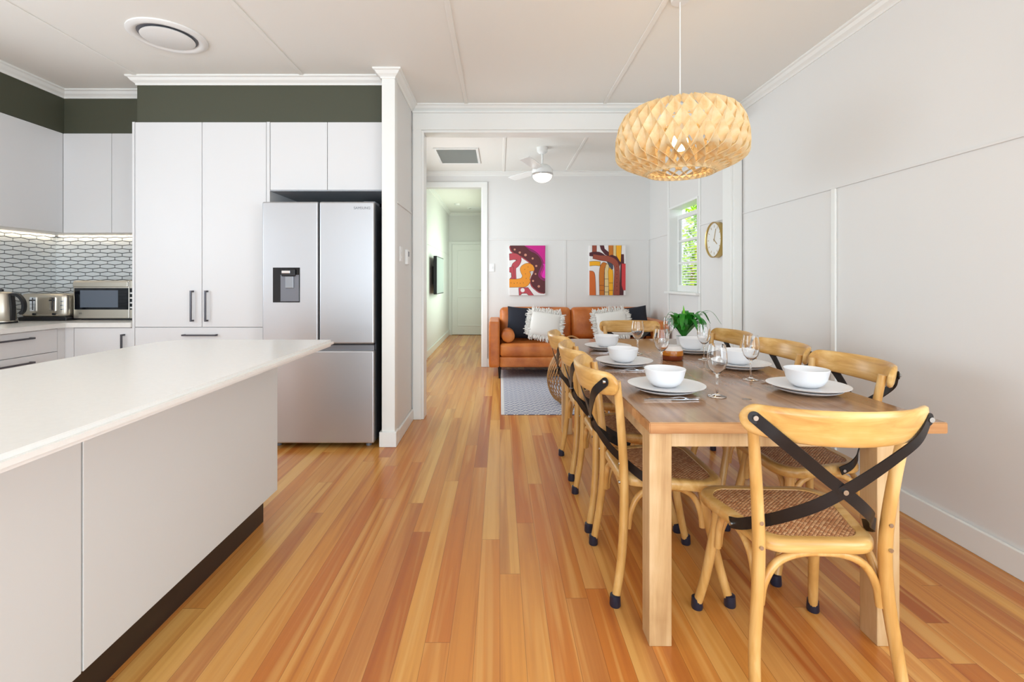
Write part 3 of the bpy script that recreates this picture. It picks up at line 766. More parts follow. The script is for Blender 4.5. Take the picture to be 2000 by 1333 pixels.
def slat_bm(sgn, dr):
    bm = NB(); n = 44; rings = []; du = 360/NS/(2*46)
    pts = []
    for i in range(n+1):
        u = i/n; r, z = prof_at(u); a = sgn*math.radians(46)*u; wv = 0*math.cos(PI*u/du)*min(1, max(0, (u-.3)/.1)); dr2 = dr+wv; pts.append((Vector(((r+dr2)*math.cos(a), (r+dr2)*math.sin(a), z)), a, r))
    for i, (p, a, r) in enumerate(pts):
        tg = (pts[min(i+1, n)][0]-pts[max(i-1, 0)][0]).normalized()
        rad = Vector((math.cos(a), math.sin(a), 0))
        q = pts[min(i+1, n)]; q0 = pts[max(i-1, 0)]
        ddr, ddz = q[2]-q0[2], q[0].z-q0[0].z
        nr = Vector((math.cos(a)*ddz, math.sin(a)*ddz, -ddr)).normalized()
        sd = tg.cross(nr).normalized()
        nr2 = (nr+sd*sgn*1.0).normalized(); sd = tg.cross(nr2).normalized()
        u = i/n; W = .0235 if u > .1 else .016
        W = .0125+.0135*math.sin(PI*min(1, max(0, u*.8+.1)))
        th = .0009
        c = Vector((px, py, 0))+p
        rings.append([bm.verts.new(c+sd*W+nr2*th), bm.verts.new(c-sd*W+nr2*th), bm.verts.new(c-sd*W-nr2*th), bm.verts.new(c+sd*W-nr2*th)])
    for A, B in zip(rings, rings[1:]):
        for j in range(4): bm.faces.new((A[j], A[(j+1) % 4], B[(j+1) % 4], B[j]))
    bm.faces.new(rings[0]); bm.faces.new(rings[-1][::-1]); return bm
for sgn, dr in ((1, -.006), (-1, -.0055)):
    s0 = obj('slat', slat_bm(sgn, dr), VEN, t, 40)
    for k in range(1, NS):
        c = s0.copy(); COL.objects.link(c); c.parent = t; c.rotation_euler = (0, 0, 2*PI*k/NS)
bm = NB(); lathe(bm, [(.171, 0), (.178, 0), (.178, .026), (.171, .026), (.171, 0)], (px, py, 1.778), 48); obj('bottom_ring', bm, VEN, t, 40)
bm = NB(); lathe(bm, [(.236, 0), (.248, 0), (.248, .010), (.236, .010), (.236, 0)], (px, py, 2.104), 48)
for k in range(3): a = k*2*PI/3; tube(bm, [(px, py, 2.112), (px+.24*math.cos(a), py+.24*math.sin(a), 2.109)], .004, 6)
obj('top_ring', bm, VEN, t, 40)
bm = NB(); tube(bm, [(px, py, CZ-.02), (px, py, 2.06)], .0035, 8); obj('cord', bm, WHITEP, t)
bm = NB(); lathe(bm, [(0, 0), (.05, 0), (.045, -.022), (0, -.025)], (px, py, CZ), 24); obj('ceiling_rose', bm, WHITEP, t, 40)
bm = NB(); lathe(bm, [(0, .06), (.02, .06), (.02, 0), (0, 0)], (px, py, 2.01), 16); obj('lamp_holder', bm, WHITEP, t, 40)
bm = NB(); lathe(bm, [(0, -.11), (.02, -.105), (.036, -.085), (.042, -.06), (.034, -.03), (.016, 0), (0, 0)], (px, py, 2.01), 20); obj('bulb', bm, BULB, t, 60)

# ------------------------------------------------------------------ dining table
TX0, TX1, TY0, TY1, TZ = .487, 1.46, 1.55, 3.81, .739
t = thing('dining_table', 'long rustic timber dining table with thick square legs', 'table', ((TX0+TX1)/2, (TY0+TY1)/2, 0))
bm = NB(); box(bm, TX0, TX1, TY0, TY1, TZ-.037, TZ)
bmesh.ops.bevel(bm, geom=bm.edges[:], offset=.003, segments=2, affect='EDGES')
for f in bm.faces: f.material_index = 0 if abs(f.normal.z) > .5 else 1
bm.normal_update()
for f in bm.faces: f.material_index = 0 if abs(f.normal.z) > .5 else 1
obj('tabletop', bm, [TOPW, TEDGE], t)
for (x, y) in ((TX0+.003, TY0+.012), (1.238, TY0+.012), (TX0+.003, TY1-.09), (1.382, TY1-.09)):
    obj('leg', bx(x, x+.074, y, y+.078, 0, TZ-.037, bev=.003), TLEG, t)
bm = NB(); box(bm, TX0+.077, 1.238, TY0+.03, TY0+.055, TZ-.088, TZ-.037); obj('apron', bm, TLEG, t)
obj('apron', bx(TX0+.077, 1.382, TY1-.06, TY1-.035, TZ-.088, TZ-.037), TLEG, t)
obj('apron', bx(TX0+.02, TX0+.045, TY0+.09, TY1-.09, TZ-.088, TZ-.037), TLEG, t)
obj('apron', bx(1.30, 1.325, TY0+.09, TY1-.06, TZ-.088, TZ-.037), TLEG, t)

# ------------------------------------------------------------------ cross-back chairs
def make_chair(label):
    t = thing('dining_chair', label, 'chair', (0, 0, 0), 'cross-back dining chairs around the table')
    # seat outline
    def outline(s=0.0, n=8):
        P = []
        hwf, hwr, yf, yr = .225-s, .176-s, .205-s, -.176+s
        rf, rr = .085-s*.5, .075-s*.5
        for (cx, cy, r, a0) in ((hwf-rf, yf-rf, rf, 0), (-hwf+rf, yf-rf, rf, 90), (-hwr+rr, yr+rr, rr, 180), (hwr-rr, yr+rr, rr, 270)):
            for k in range(n+1):
                a = math.radians(a0+90*k/n); P.append((cx+r*math.cos(a), cy+r*math.sin(a)))
        return P
    bm = NB(); rings = []
    for s, z in ((0.004, .424), (0, .430), (0, .448), (.004, .456), (.012, .460), (.034, .458), (.038, .450), (.038, .424)):
        rings.append([bm.verts.new((x, y, z)) for x, y in outline(s)])
    rings.append(rings[0]); k = len(rings[0])
    for A, B in zip(rings, rings[1:]):
        for j in range(k): bm.faces.new((A[j], A[(j+1) % k], B[(j+1) % k], B[j]))
    obj('seat_frame', bm, CHWX, t, 40)
    bm = NB(); O = outline(.036, 8); nr = 5; rings = []
    for q in range(nr):
        f = 1-q/nr; rings.append([bm.verts.new((x*f, y*f, .456+.006*(1-f*f))) for x, y in O])
    c = bm.verts.new((0, 0, .462)); k = len(O)
    for A, B in zip(rings, rings[1:]):
        for j in range(k): bm.faces.new((A[j], A[(j+1) % k], B[(j+1) % k], B[j]))
    for j in range(k): bm.faces.new((rings[-1][j], rings[-1][(j+1) % k], c))
    lowr = [bm.verts.new((x, y, .440)) for x, y in O]
    for j in range(k): bm.faces.new((rings[0][(j+1) % k], rings[0][j], lowr[j], lowr[(j+1) % k]))
    bm.faces.new(lowr)
    obj('seat', bm, RATTAN, t, 60)
    # rear posts, front legs
    for s in (-1, 1):
        bm = NB(); tube(bm, [(s*.205, -.207, .02), (s*.196, -.184, .16), (s*.180, -.170, .32), (s*.177, -.169, .46), (s*.189, -.180, .62), (s*.212, -.204, .83)], [.0155, .0165, .0175, .0175, .0165, .0145], 12)
        p = obj('rear_post', bm, CHW, t, 60)
        bm = NB(); lathe(bm, [(0, 0), (.019, 0), (.021, .006), (.019, .04), (.014, .043), (0, .043)], (s*.206, -.209, 0), 16); obj('rubber_foot', bm, RUBBER, p, 40)
        for z in (.445, .515):
            bm = NB(); disc(bm, (s*.178, -.190, z), .006, .008, 10); obj('bolt', bm, BOLT, p)
        bm = NB(); tube(bm, [(s*.207, .212, .02), (s*.190, .182, .14), (s*.176, .155, .27), (s*.168, .138, .36), (s*.165, .132, .428)], [.0155, .0165, .0175, .018, .018], 12)
        p = obj('leg', bm, CHW, t, 60)
        bm = NB(); lathe(bm, [(0, 0), (.019, 0), (.021, .006), (.019, .04), (.014, .043), (0, .043)], (s*.208, .214, 0), 16); obj('rubber_foot', bm, RUBBER, p, 40)
    # bentwood hoop braces under the seat
    def hoop(a, b, za=.27):
        a = Vector(a); b = Vector(b); m = (a+b)/2; P = []
        for k, (u, z) in enumerate(((0, 0), (.03, .06), (.13, .118), (.30, .146), (.5, .152), (.70, .146), (.87, .118), (.97, .06), (1, 0))):
            q = a+(b-a)*u; q.z = za+z*1.0; P.append(tuple(q))
        bm = NB(); tube(bm, P, .0115, 10, 4); return bm
    obj('hoop_brace', hoop((-.168, -.160, 0), (.168, -.160, 0)), CHW, t, 60)
    obj('hoop_brace', hoop((-.160, .142, 0), (.160, .142, 0)), CHW, t, 60)
    for s in (-1, 1): obj('hoop_brace', hoop((s*.174, -.152, 0), (s*.168, .130, 0)), CHW, t, 60)
    # curved top rail
    bm = NB(); n = 44; rings = []; m = 12
    for i in range(n+1):
        u = math.sin((-1+2*i/n)*PI/2); a = u; x = .246*math.sin(a*1.15)/math.sin(1.15)
        y = -.207-.100*(math.cos(a*1.15)-math.cos(1.15))/(1-math.cos(1.15))
        tx, ty = Vector((math.cos(a*1.15)*.246*1.15/math.sin(1.15), .100*math.sin(a*1.15)*1.15/(1-math.cos(1.15)))).normalized()
        e = max(0, (abs(u)-.82)/.18); f = math.sqrt(max(.012, 1-e**2))
        zt = .868-.0*u*u; zb = .768+.017*u*u; zc = (zt+zb)/2; hh = (zt-zb)/2*f; th = .0125*(.6+.4*f)
        ring = []
        for j in range(m):
            b = 2*PI*j/m; cb, sb = math.cos(b), math.sin(b)
            oy = th*math.copysign(abs(cb)**.6, cb); oz = hh*math.copysign(abs(sb)**.7, sb)
            tilt = .012*(oz/.05)
            ring.append(bm.verts.new((x-ty*oy*1.0, y+tx*oy-tilt, zc+oz)))
        rings.append(ring)
    for A, B in zip(rings, rings[1:]):
        for j in range(m): bm.faces.new((A[j], A[(j+1) % m], B[(j+1) % m], B[j]))
    bm.faces.new(rings[0][::-1]); bm.faces.new(rings[-1])
    obj('top_rail', bm, CHWX, t, 60)
    # iron cross straps
    for s in (-1, 1):
        dy = .0045 if s > 0 else 0
        P = [(s*.229, -.251, .832), (s*.18, -.278, .787), (s*.12, -.279, .737), (s*.05, -.266-dy, .679), (0, -.257-dy, .640), (-s*.06, -.236-dy, .592), (-s*.115, -.200, .545), (-s*.148, -.158, .510), (-s*.178, -.128, .487), (-s*.196, -.090, .464), (-s*.203, -.045, .446)]
        def nf(p, u, s=s):
            q = Vector((p.x*.9, -.26 if u < .72 else p.y*1.6*max(0, 1-(u-.72)*3.0), 0)); return q.normalized()
        bm = NB(); ribbon(bm, P, .033, .0035, nf, 8)
        n0 = nf(Vector(P[0]), 0); n0.z = 0; n0 = Vector((s*.42, -.9, 0)).normalized(); u0 = Vector((n0.y, -n0.x, 0)); prism(bm, [tuple(Vector(P[0])-n0*.00175+(u0*math.cos(q*PI/9)+Vector((0, 0, 1))*math.sin(q*PI/9))*.0165) for q in range(18)], n0*.0036); st = obj('strap', bm, BLKM, t, 30)
        bm = NB(); disc(bm, (s*.229, -.260, .832), .007, .009, 12); obj('rivet', bm, BOLT, st)
        bm = NB(); disc(bm, (-s*.203, -.058, .449), .006, -.006*s, 12, axis='x'); obj('rivet', bm, BOLT, st)
    bm = NB(); disc(bm, (0, -.270, .640), .007, .012, 12); obj('rivet', bm, BOLT, t)
    return t
spots = [
    (.924, 1.527, -2, 'dining chair at the near end of the table, back toward us'),
    (.635, 1.967, -90, 'nearest of the three dining chairs along the left side of the table'),
    (.634, 2.487, -90, 'middle of the three dining chairs along the left side of the table'),
    (.635, 3.075, -89, 'farthest of the three dining chairs along the left side of the table'),
    (1.305, 2.090, 90, 'nearest of the three dining chairs against the right wall'),
    (1.305, 2.610, 90, 'middle of the three dining chairs against the right wall'),
    (1.307, 3.170, 91, 'farthest of the three dining chairs against the right wall'),
    (1.075, 3.730, 180, 'dining chair at the far end of the table, facing the camera'),
]
proto = make_chair(spots[0][3])
for i, (x, y, a, lab) in enumerate(spots):
    c = proto if i == 0 else copy_tree(proto)
    c.location = (x, y, 0); c.rotation_euler = (0, 0, math.radians(a)); c['label'] = lab

# ------------------------------------------------------------------ tableware
def wobble(k1, k2, amp):
    return lambda a, r: r*(1+amp*math.sin(2*a+k1)+amp*.6*math.sin(3*a+k2))
TT = TZ+.0005
sets = [
    (.690, 1.985, 'L', 'nearest place on the left side of the table'),
    (.672, 2.590, 'L', 'middle place on the left side of the table'),
    (.718, 3.190, 'L', 'farthest place on the left side of the table'),
    (1.275, 1.975, 'R', 'nearest place on the right side of the table'),
    (1.262, 2.520, 'R', 'middle place on the right side of the table'),
    (1.240, 3.060, 'R', 'farthest place on the right side of the table'),
]
def plate_mesh(name, R, seedk):
    bm = NB(); prof = [(0, .004), (R*.55, .004), (R*.66, .000), (R*.70, .001), (R*.9, .010), (R, .0175), (R+.001, .0195), (R-.002, .0205), (R*.88, .0135), (R*.68, .0075), (0, .0072)]
    lathe(bm, prof, (0, 0, 0), 56, wob=wobble(seedk, seedk*2, .012)); return bm
def fork(bm, L=.195):
    ribbon(bm, [(-L/2, 0, .003), (-L*.2, 0, .004), (L*.12, 0, .010), (L*.25, 0, .006)], lambda u: .011-.006*math.sin(PI*u*.8), .0022, Vector((0, 0, 1)))
    for k in range(4): tube(bm, [(L*.24, (k-1.5)*.0055, .0055), (L*.34, (k-1.5)*.006, .003), (L*.5, (k-1.5)*.0055, .008)], .0013, 5, 3)
    box(bm, L*.20, L*.27, -.011, .011, .004, .0065)
def knife(bm, L=.215):
    ribbon(bm, [(-L/2, 0, .004), (-L*.25, 0, .004), (0, 0, .004)], .010, .006, Vector((0, 0, 1)))
    ribbon(bm, [(0, 0, .004), (L*.3, 0, .004), (L*.5, -.002, .004)], lambda u: .017-.012*u*u, .0018, Vector((0, 0, 1)))
first = {}
def inst(key, name, builder, m, loc, rz, label, cat, group, smooth=50):
    if key not in first:
        bm = NB(); builder(bm); o = obj(name, bm, m, None, smooth); first[key] = o
    else: o = first[key].copy(); COL.objects.link(o)
    o.location = loc; o.rotation_euler = (0, 0, rz); o['label'] = label; o['category'] = cat; o['group'] = group
    return o
def bowl_builder(bm):
    lathe(bm, [(0, .002), (.036, .002), (.038, 0), (.042, .0005), (.062, .014), (.074, .035), (.080, .060), (.0835, .0735), (.082, .0755), (.079, .0735), (.0755, .060), (.070, .037), (.058, .017), (.035, .008), (0, .007)], (0, 0, 0), 48, wob=wobble(.7, 2, .01))
def plate_builder(R, k):
    def f(bm):
        prof = [(0, .003), (R*.52, .003), (R*.54, .0), (R*.60, .0), (R*.72, .0035), (R*.9, .0105), (R, .0165), (R+.001, .0185), (R-.003, .0195), (R*.88, .0145), (R*.68, .0070), (0, .0065)]
        lathe(bm, prof, (0, 0, 0), 56, wob=wobble(k, k*2, .016))
    return f
for i, (x, y, sd, where) in enumerate(sets):
    inst('under', 'side_plate', plate_builder(.125, 1.2), CERAM, (x, y, TT), i*.9, 'lower of two stacked white plates, '+where, 'plate', 'lower plates of the place settings')
    inst('upper', 'dinner_plate', plate_builder(.152, 2.4), CERAM, (x+.004, y+.003, TT+.0150), i*1.3, 'large white plate under the bowl, '+where, 'plate', 'upper plates of the place settings')
    inst('bowl', 'bowl', bowl_builder, CERAM, (x-.002, y+.004, TT+.0222), i*.6, 'deep white bowl, '+where, 'bowl', 'bowls of the place settings')
    s = -1 if sd == 'L' else 1
    ca = 0 if sd == 'L' else PI
    yy = y-.135 if sd == 'L' else y+.185
    if sd == 'L': yk, yf = y-.148, y-.130
    else: yk, yf = y+.165, y+.185
    inst('knife', 'table_knife', knife, CUTL, (x-.03*(-s), yk, TT-.0008), ca+math.radians(2), 'steel table knife lying beside the plate, '+where, 'knife', 'table knives')
    inst('fork', 'table_fork', fork, CUTL, (x-.012*(-s), yf, TT+.0012 if False else TT-.001), ca+math.radians(-3), 'steel fork lying beside the plate, '+where, 'fork', 'table forks')
def glass_builder(bm):
    outer = [(0, 0), (.0345, 0), (.0355, .0012), (.033, .003), (.012, .007), (.0045, .014), (.0036, .03), (.0036, .072), (.006, .088), (.018, .098), (.030, .113), (.0375, .135), (.0385, .152), (.036, .178), (.0315, .2075)]
    inner = [(.0303, .2075), (.0348, .178), (.0373, .152), (.0362, .136), (.0288, .1145), (.017, .1005), (.006, .0935), (0, .093)]
    lathe(bm, outer+inner, (0, 0, 0), 40)
for x, y, lab in ((.866, 1.900, 'empty wine glass in the foreground beside the nearest left plate'),
                  (1.172, 2.225, 'empty wine glass between the nearest and middle plates on the right side'),
                  (.852, 2.510, 'empty wine glass just left of the amber candle jar'),
                  (1.196, 2.790, 'empty wine glass right of the candle jar, in front of the plant'),
                  (.870, 3.010, 'empty wine glass beside the farthest left plate, before the far chair'),
                  (1.187, 3.350, 'farthest wine glass, immediately left of the green plant')):
    inst('glass', 'wine_glass', glass_builder, GLASS, (x, y, TT), 0, lab, 'wine glass', 'wine glasses on the table', 70)
# candle jar
cx, cy = 1.008, 2.79
t = thing('candle_jar', 'squat amber and white glass candle jar in the table centre', 'candle', (cx, cy, TT))
AMB = mat('amber_glass', (196, 118, 30), .12, coat=.5); BRN = mat('brown_glass', (124, 52, 24), .12, coat=.5); PALE = mat('frosted_rim', (232, 226, 222), .2)
bm = NB(); lathe(bm, [(0, 0), (.056, 0), (.062, .006), (.063, .030), (.063, .034), (.062, .05), (.060, .058), (.050, .078), (.049, .083), (.047, .083), (.047, .078), (.055, .06), (.055, .045), (0, .045)], (cx, cy, TT), 36,
      mi=lambda k: 0 if k < 3 else (1 if k < 6 else 2)); obj('jar', bm, [BRN, AMB, PALE], t, 50)
bm = NB(); lathe(bm, [(0, 0), (.0012, 0), (.0012, .014), (0, .014)], (cx, cy, TT+.045), 8); obj('wick', bm, BLACKP, t)
# plant
cx, cy = 1.335, 3.46
t = thing('potted_plant', 'small strappy-leaved green plant in a white pot on the table', 'plant', (cx, cy, TT))
bm = NB(); lathe(bm, [(0, 0), (.045, 0), (.055, .06), (.056, .062), (.051, .062), (.045, .05), (0, .05)], (cx, cy, TT), 28); obj('pot', bm, CERAM, t, 40)
bm = NB()
random.seed(3)
def leafblade(bm, a, L, H, droop, W):
    d = Vector((math.cos(a), math.sin(a), 0)); P = []
    for k in range(5):
        u = k/4; P.append(Vector((cx, cy, TT+.05))+d*(L*u**.9)+Vector((0, 0, H*math.sin(u*droop*PI*.75))))
    ribbon(bm, P, lambda u: W*(.35+math.sin(PI*min(1, u*.9+.05))*.8)*(1 if u < .95 else .3), .0015, lambda p, u: Vector((0, 0, 1))+d*.2)
for k in range(48):
    leafblade(bm, k*2.4+random.uniform(-.3, .3), random.uniform(.09, .175), random.uniform(.10, .19), random.uniform(.62, 1.22), random.uniform(.026, .044))
for a, L, H in ((-.3, .25, .20), (.15, .21, .19), (-.9, .19, .15)): leafblade(bm, a, L, H, 1.1, .024)
obj('foliage', bm, LEAF, t, 60)
bm = NB(); ribbon(bm, [(cx, cy, TT+.05), (cx-.002, cy-.01, TT+.15), (cx-.003, cy-.012, TT+.225), (cx-.006, cy-.01, TT+.285)], lambda u: .026*math.sin(PI*(.12+u*.86)), .0015, Vector((.25, -1, 0)))
ribbon(bm, [(cx, cy, TT+.05), (cx+.01, cy-.01, TT+.14), (cx+.012, cy-.012, TT+.23)], lambda u: .02*math.sin(PI*(.12+u*.86)), .0015, Vector((-.5, -1, 0)))
obj('new_leaf', bm, LEAF2, t, 60)

# ------------------------------------------------------------------ living room
rug = obj('rug', bx(.01, 1.75, 4.26, 6.40, .0005, .010, bev=.003), RUG); tag(rug, 'grey-blue and white diamond patterned rug before the sofa', 'rug')
SX0, SX1, SY0, SY1 = -.135, 2.06, 5.80, 6.60
t = thing('sofa', 'tan leather two-cushion sofa against the far wall', 'sofa', ((SX0+SX1)/2, (SY0+SY1)/2, 0))
bm = NB(); rounded(bm, (SX0+.065, (SY0+SY1)/2, .425), (.13, SY1-SY0, .56), .022, 8, (.004, 0, 0)); obj('arm', bm, LEATH, t, 60)
bm = NB(); rounded(bm, (SX1-.065, (SY0+SY1)/2, .425), (.13, SY1-SY0, .56), .022, 8, (.004, 0, 0)); obj('arm', bm, LEATH, t, 60)
bm = NB(); rounded(bm, ((SX0+SX1)/2, (SY0+SY1)/2+.01, .208), (SX1-SX0-.262, SY1-SY0-.02, .128), .016, 8); obj('base', bm, LEATH, t, 60)
bm = NB(); rounded(bm, ((SX0+SX1)/2, SY1-.06, .52), (SX1-SX0-.262, .11, .5), .03, 8); obj('back_frame', bm, LEATH, t, 60)
xm = (SX0+SX1)/2-.02
for a, b in ((SX0+.133, xm-.001), (xm+.001, SX1-.133)):
    bm = NB(); rounded(bm, ((a+b)/2, SY0+.32, .352), (b-a, .62, .155), .035, 10, (0, .01, .012)); obj('seat_cushion', bm, LEATH, t, 60)
    bm = NB(); rounded(bm, ((a+b)/2, SY1-.235, .635), (b-a, .22, .42), .055, 12, (0, .035, .012))
    bmesh.ops.rotate(bm, cent=((a+b)/2, SY1-.235, .45), matrix=Matrix.Rotation(math.radians(-8), 3, 'X'), verts=bm.verts)
    obj('back_cushion', bm, LEATH, t, 60)
for x in (SX0+.13, SX1-.13):
    for y in (SY0+.08, SY1-.08):
        bm = NB(); lathe(bm, [(0, .011 if x > .02 and y < 6.3 else 0), (.012, .011 if x > .02 and y < 6.3 else 0), (.022, .147), (0, .147)], (x, y, 0), 14); obj('leg', bm, BLKM, t, 40)
def bolster(x, y, z, label):
    t = thing('bolster_cushion', label, 'cushion', (x, y, z-.085))
    bm = NB(); r = .082; lathe(bm, [(0, -.13), (.05, -.128), (r-.01, -.12), (r, -.105), (r, .105), (r-.01, .12), (0, .13)], (x, y, z), 28, axis='y'); obj('cover', bm, LEATH, t, 40)
bolster(SX0+.235, 5.955, .526, 'round tan leather bolster cushion against the left sofa arm')
def pillow_bm(w, h, th, n=18):
    bm = NB(); G = [[], []]
    for s in (0, 1):
        for i in range(n+1):
            row = []
            for j in range(n+1):
                u = -1+2*i/n; v = -1+2*j/n
                k = (1-abs(u)**2.6)*(1-abs(v)**2.6)
                pin = 1-.06*(1-u*u)*abs(v)**4; pin2 = 1-.06*(1-v*v)*abs(u)**4
                if s and (i in (0, n) or j in (0, n)): row.append(G[0][i][j]); continue
                row.append(bm.verts.new((u*w/2*pin2, (-1 if s else 1)*th/2*k**.55, v*h/2*pin)))
            G[s].append(row)
        for i in range(n):
            for j in range(n): bm.faces.new((G[s][i][j], G[s][i+1][j], G[s][i+1][j+1], G[s][i][j+1]))
    return bm
def pillow(name, label, c, w, h, th, rx, ry, m, fringe=False):
    t = thing(name, label, 'cushion', c)
    M = Matrix.Translation(c) @ Matrix.Rotation(math.radians(rx), 4, 'X') @ Matrix.Rotation(math.radians(ry), 4, 'Y')
    bm = pillow_bm(w, h, th); bmesh.ops.transform(bm, matrix=M, verts=bm.verts); obj('cover', bm, m, t, 60)
    if fringe:
        bm = NB()
        for k in range(620):
            q = k/620*4; sd = int(q); f = (q-sd)*2-1
            a, d = {0: ((f*w/2, 0, -h/2), (0, 0, -1)), 1: ((w/2, 0, f*h/2), (1, 0, 0)), 2: ((-f*w/2, 0, h/2), (0, 0, 1)), 3: ((-w/2, 0, -f*h/2), (-1, 0, 0))}[sd]
            a = Vector(a)*random.uniform(.84, .98); a.y += random.uniform(-.02, .015); d = Vector(d)+Vector((random.uniform(-.5, .5), random.uniform(-.3, .3), random.uniform(-.5, .5)))
            L = random.uniform(.03, .05)
            tube(bm, [tuple(a), tuple(a+d*L*.5+Vector((0, random.uniform(-.01, .01), 0))), tuple(a+d*L)], [.006, .007, .005], 5, 2)
        bmesh.ops.transform(bm, matrix=M, verts=bm.verts); obj('fringe', bm, m, t, 60)
pillow('throw_cushion', 'charcoal square cushion beside the bolster on the left of the sofa', (.30, 6.155, .66), .42, .42, .13, -14, 3, NAVY)
pillow('fringed_cushion', 'white fringed cushion leaning on the charcoal cushion, left half of sofa', (.56, 5.96, .655), .40, .33, .12, -16, 9, CREAM, True)
pillow('fringed_cushion', 'white fringed cushion on the right half of the sofa behind the far chair', (1.40, 5.97, .66), .42, .34, .12, -16, -7, CREAM, True)
pillow('throw_cushion', 'charcoal cushion at the right end of the sofa', (1.70, 6.12, .672), .42, .40, .12, -12, -6, NAVY)
# woven lantern basket
bxx, byy = .70, 4.66
t = thing('bamboo_lantern', 'round slatted bamboo lantern basket on the rug behind the chairs', 'lantern', (bxx, byy, .0105))
prof_b = [(.12, .012), (.175, .05), (.218, .13), (.235, .23), (.222, .33), (.18, .43), (.125, .50), (.105, .52)]
def rib_bm(sg):
    bm = NB(); P = []
    for i, (r, z) in enumerate(prof_b):
        a = sg*.11*i; P.append((bxx+r*math.cos(a), byy+r*math.sin(a), .0105+z))
    tube(bm, P, .0048, 6, 3); return bm
r0 = obj('rib', rib_bm(1), CANE, t, 60)
for k in range(1, 40):
    c = r0.copy(); COL.objects.link(c); c.parent = t; c.rotation_euler = (0, 0, 2*PI*k/40)
def ring_part(r, z, th, name):
    bm = NB(); lathe(bm, [(r+th*math.cos(a), z+th*math.sin(a)) for a in [k*PI/4 for k in range(9)]], (bxx, byy, .0105), 40); obj(name, bm, CANE, t, 60)
ring_part(.12, .010, .009, 'bottom_ring'); ring_part(.105, .52, .009, 'top_ring'); ring_part(.229, .23, .005, 'hoop')
bm = NB(); lathe(bm, [(0, .004), (.12, .004), (.12, .010), (0, .010)], (bxx, byy, .0105), 30); obj('base_disc', bm, CANE, t)
bm = NB(); tube(bm, [(bxx-.105, byy, .53), (bxx-.09, byy, .61), (bxx, byy, .66), (bxx+.09, byy, .61), (bxx+.105, byy, .53)], .008, 8); obj('handle', bm, CANE, t, 60)

# paintings (flat printed canvases on the far wall)
def cmat(n, c): return mat('paint_'+n, c, .6)
def pl(pts): return [tuple(p) for p in pts]
def painting(name, label, x0, z0, wd, ht, shapes, cols, dots=(), ink=5):
    t = thing(name, label, 'painting', (x0+wd/2, 6.64, z0))
    obj('canvas', bx(x0, x0+wd, 6.628, 6.659, z0, z0+ht, bev=.002), cmat('ground', (238, 234, 232)), t)
    bm = NB(); y = 6.6278
    for i, (ci, pts) in enumerate(shapes):
        y -= .00012
        vs = [bm.verts.new((x0+max(.0, min(1, u))*wd, y, z0+(1-max(0, min(1, v)))*ht)) for u, v in pts]
        es = [bm.edges.new((vs[j], vs[(j+1) % len(vs)])) for j in range(len(vs))]
        r = bmesh.ops.triangle_fill(bm, edges=es, use_beauty=True)
        for f in r['geom']:
            if isinstance(f, bmesh.types.BMFace): f.material_index = ci
        if ci != ink:
            q = [v.co.copy() for v in vs]
            for j in range(len(q)):
                a, b = q[j], q[(j+1) % len(q)]; d = b-a
                onb = lambda p: p.x < x0+.002 or p.x > x0+wd-.002 or p.z < z0+.002 or p.z > z0+ht-.002
                if d.length < 1e-5 or (onb(a) and onb(b)): continue
                nn = Vector((-d.z, 0, d.x)).normalized()*.0022; o = Vector((0, -.00006, 0))
                poly(bm, [a+nn+o, b+nn+o, b-nn+o, a-nn+o], ink)
    y -= .0003
    for ci, u, v, r in dots:
        y -= .000005
        k = 10
        poly(bm, [(x0+u*wd+r*wd*math.cos(2*PI*j/k), y, z0+(1-v)*ht+r*wd*math.sin(2*PI*j/k)) for j in range(k)], ci)
    obj('painted_image', bm, cols, t)
def smooth2(pts, n=5): return [(p.x, p.y) for p in catmull([(a, b, 0) for a, b in pts], n)]
def band(center, wd, n=5):
    P = catmull([(a, b, 0) for a, b in center], n); L = []; Rr = []
    for i, p in enumerate(P):
        t_ = (P[min(i+1, len(P)-1)]-P[max(i-1, 0)]).normalized(); s = Vector((-t_.y, t_.x, 0)); q = i/(len(P)-1)
        wq = (wd[0]+(wd[1]-wd[0])*q)/2 if isinstance(wd, tuple) else wd/2
        L.append((p.x+s.x*wq, p.y+s.y*wq)); Rr.append((p.x-s.x*wq, p.y-s.y*wq))
    return L+Rr[::-1]
cols1 = [cmat('magenta', (204, 30, 138)), cmat('plum', (92, 40, 44)), cmat('rose', (190, 74, 84)), cmat('orange', (240, 152, 42)), cmat('dot', (206, 142, 118)), cmat('ink', (90, 40, 34)), cmat('pinkhi', (232, 44, 180)), cmat('white', (238, 234, 232)), cmat('violet', (140, 34, 100))]
edge = smooth2([(.02, 0), (.06, .10), (.17, .16), (.30, .20), (.45, .27), (.58, .34), (.66, .42), (.70, .52), (.64, .60), (.60, .70), (.63, .80), (.74, .88), (.86, .94), (1.0, .955)])
inner = smooth2([(.40, 0), (.50, .06), (.60, .12), (.72, .16), (.84, .24), (.90, .36), (.84, .48), (.80, .60), (.88, .68), (1.0, .72)])
vio = smooth2([(.40, 0), (.56, .06), (.68, .10), (.82, .18), (.94, .32), (.92, .46), (.86, .56), (.90, .64), (1.0, .68)])
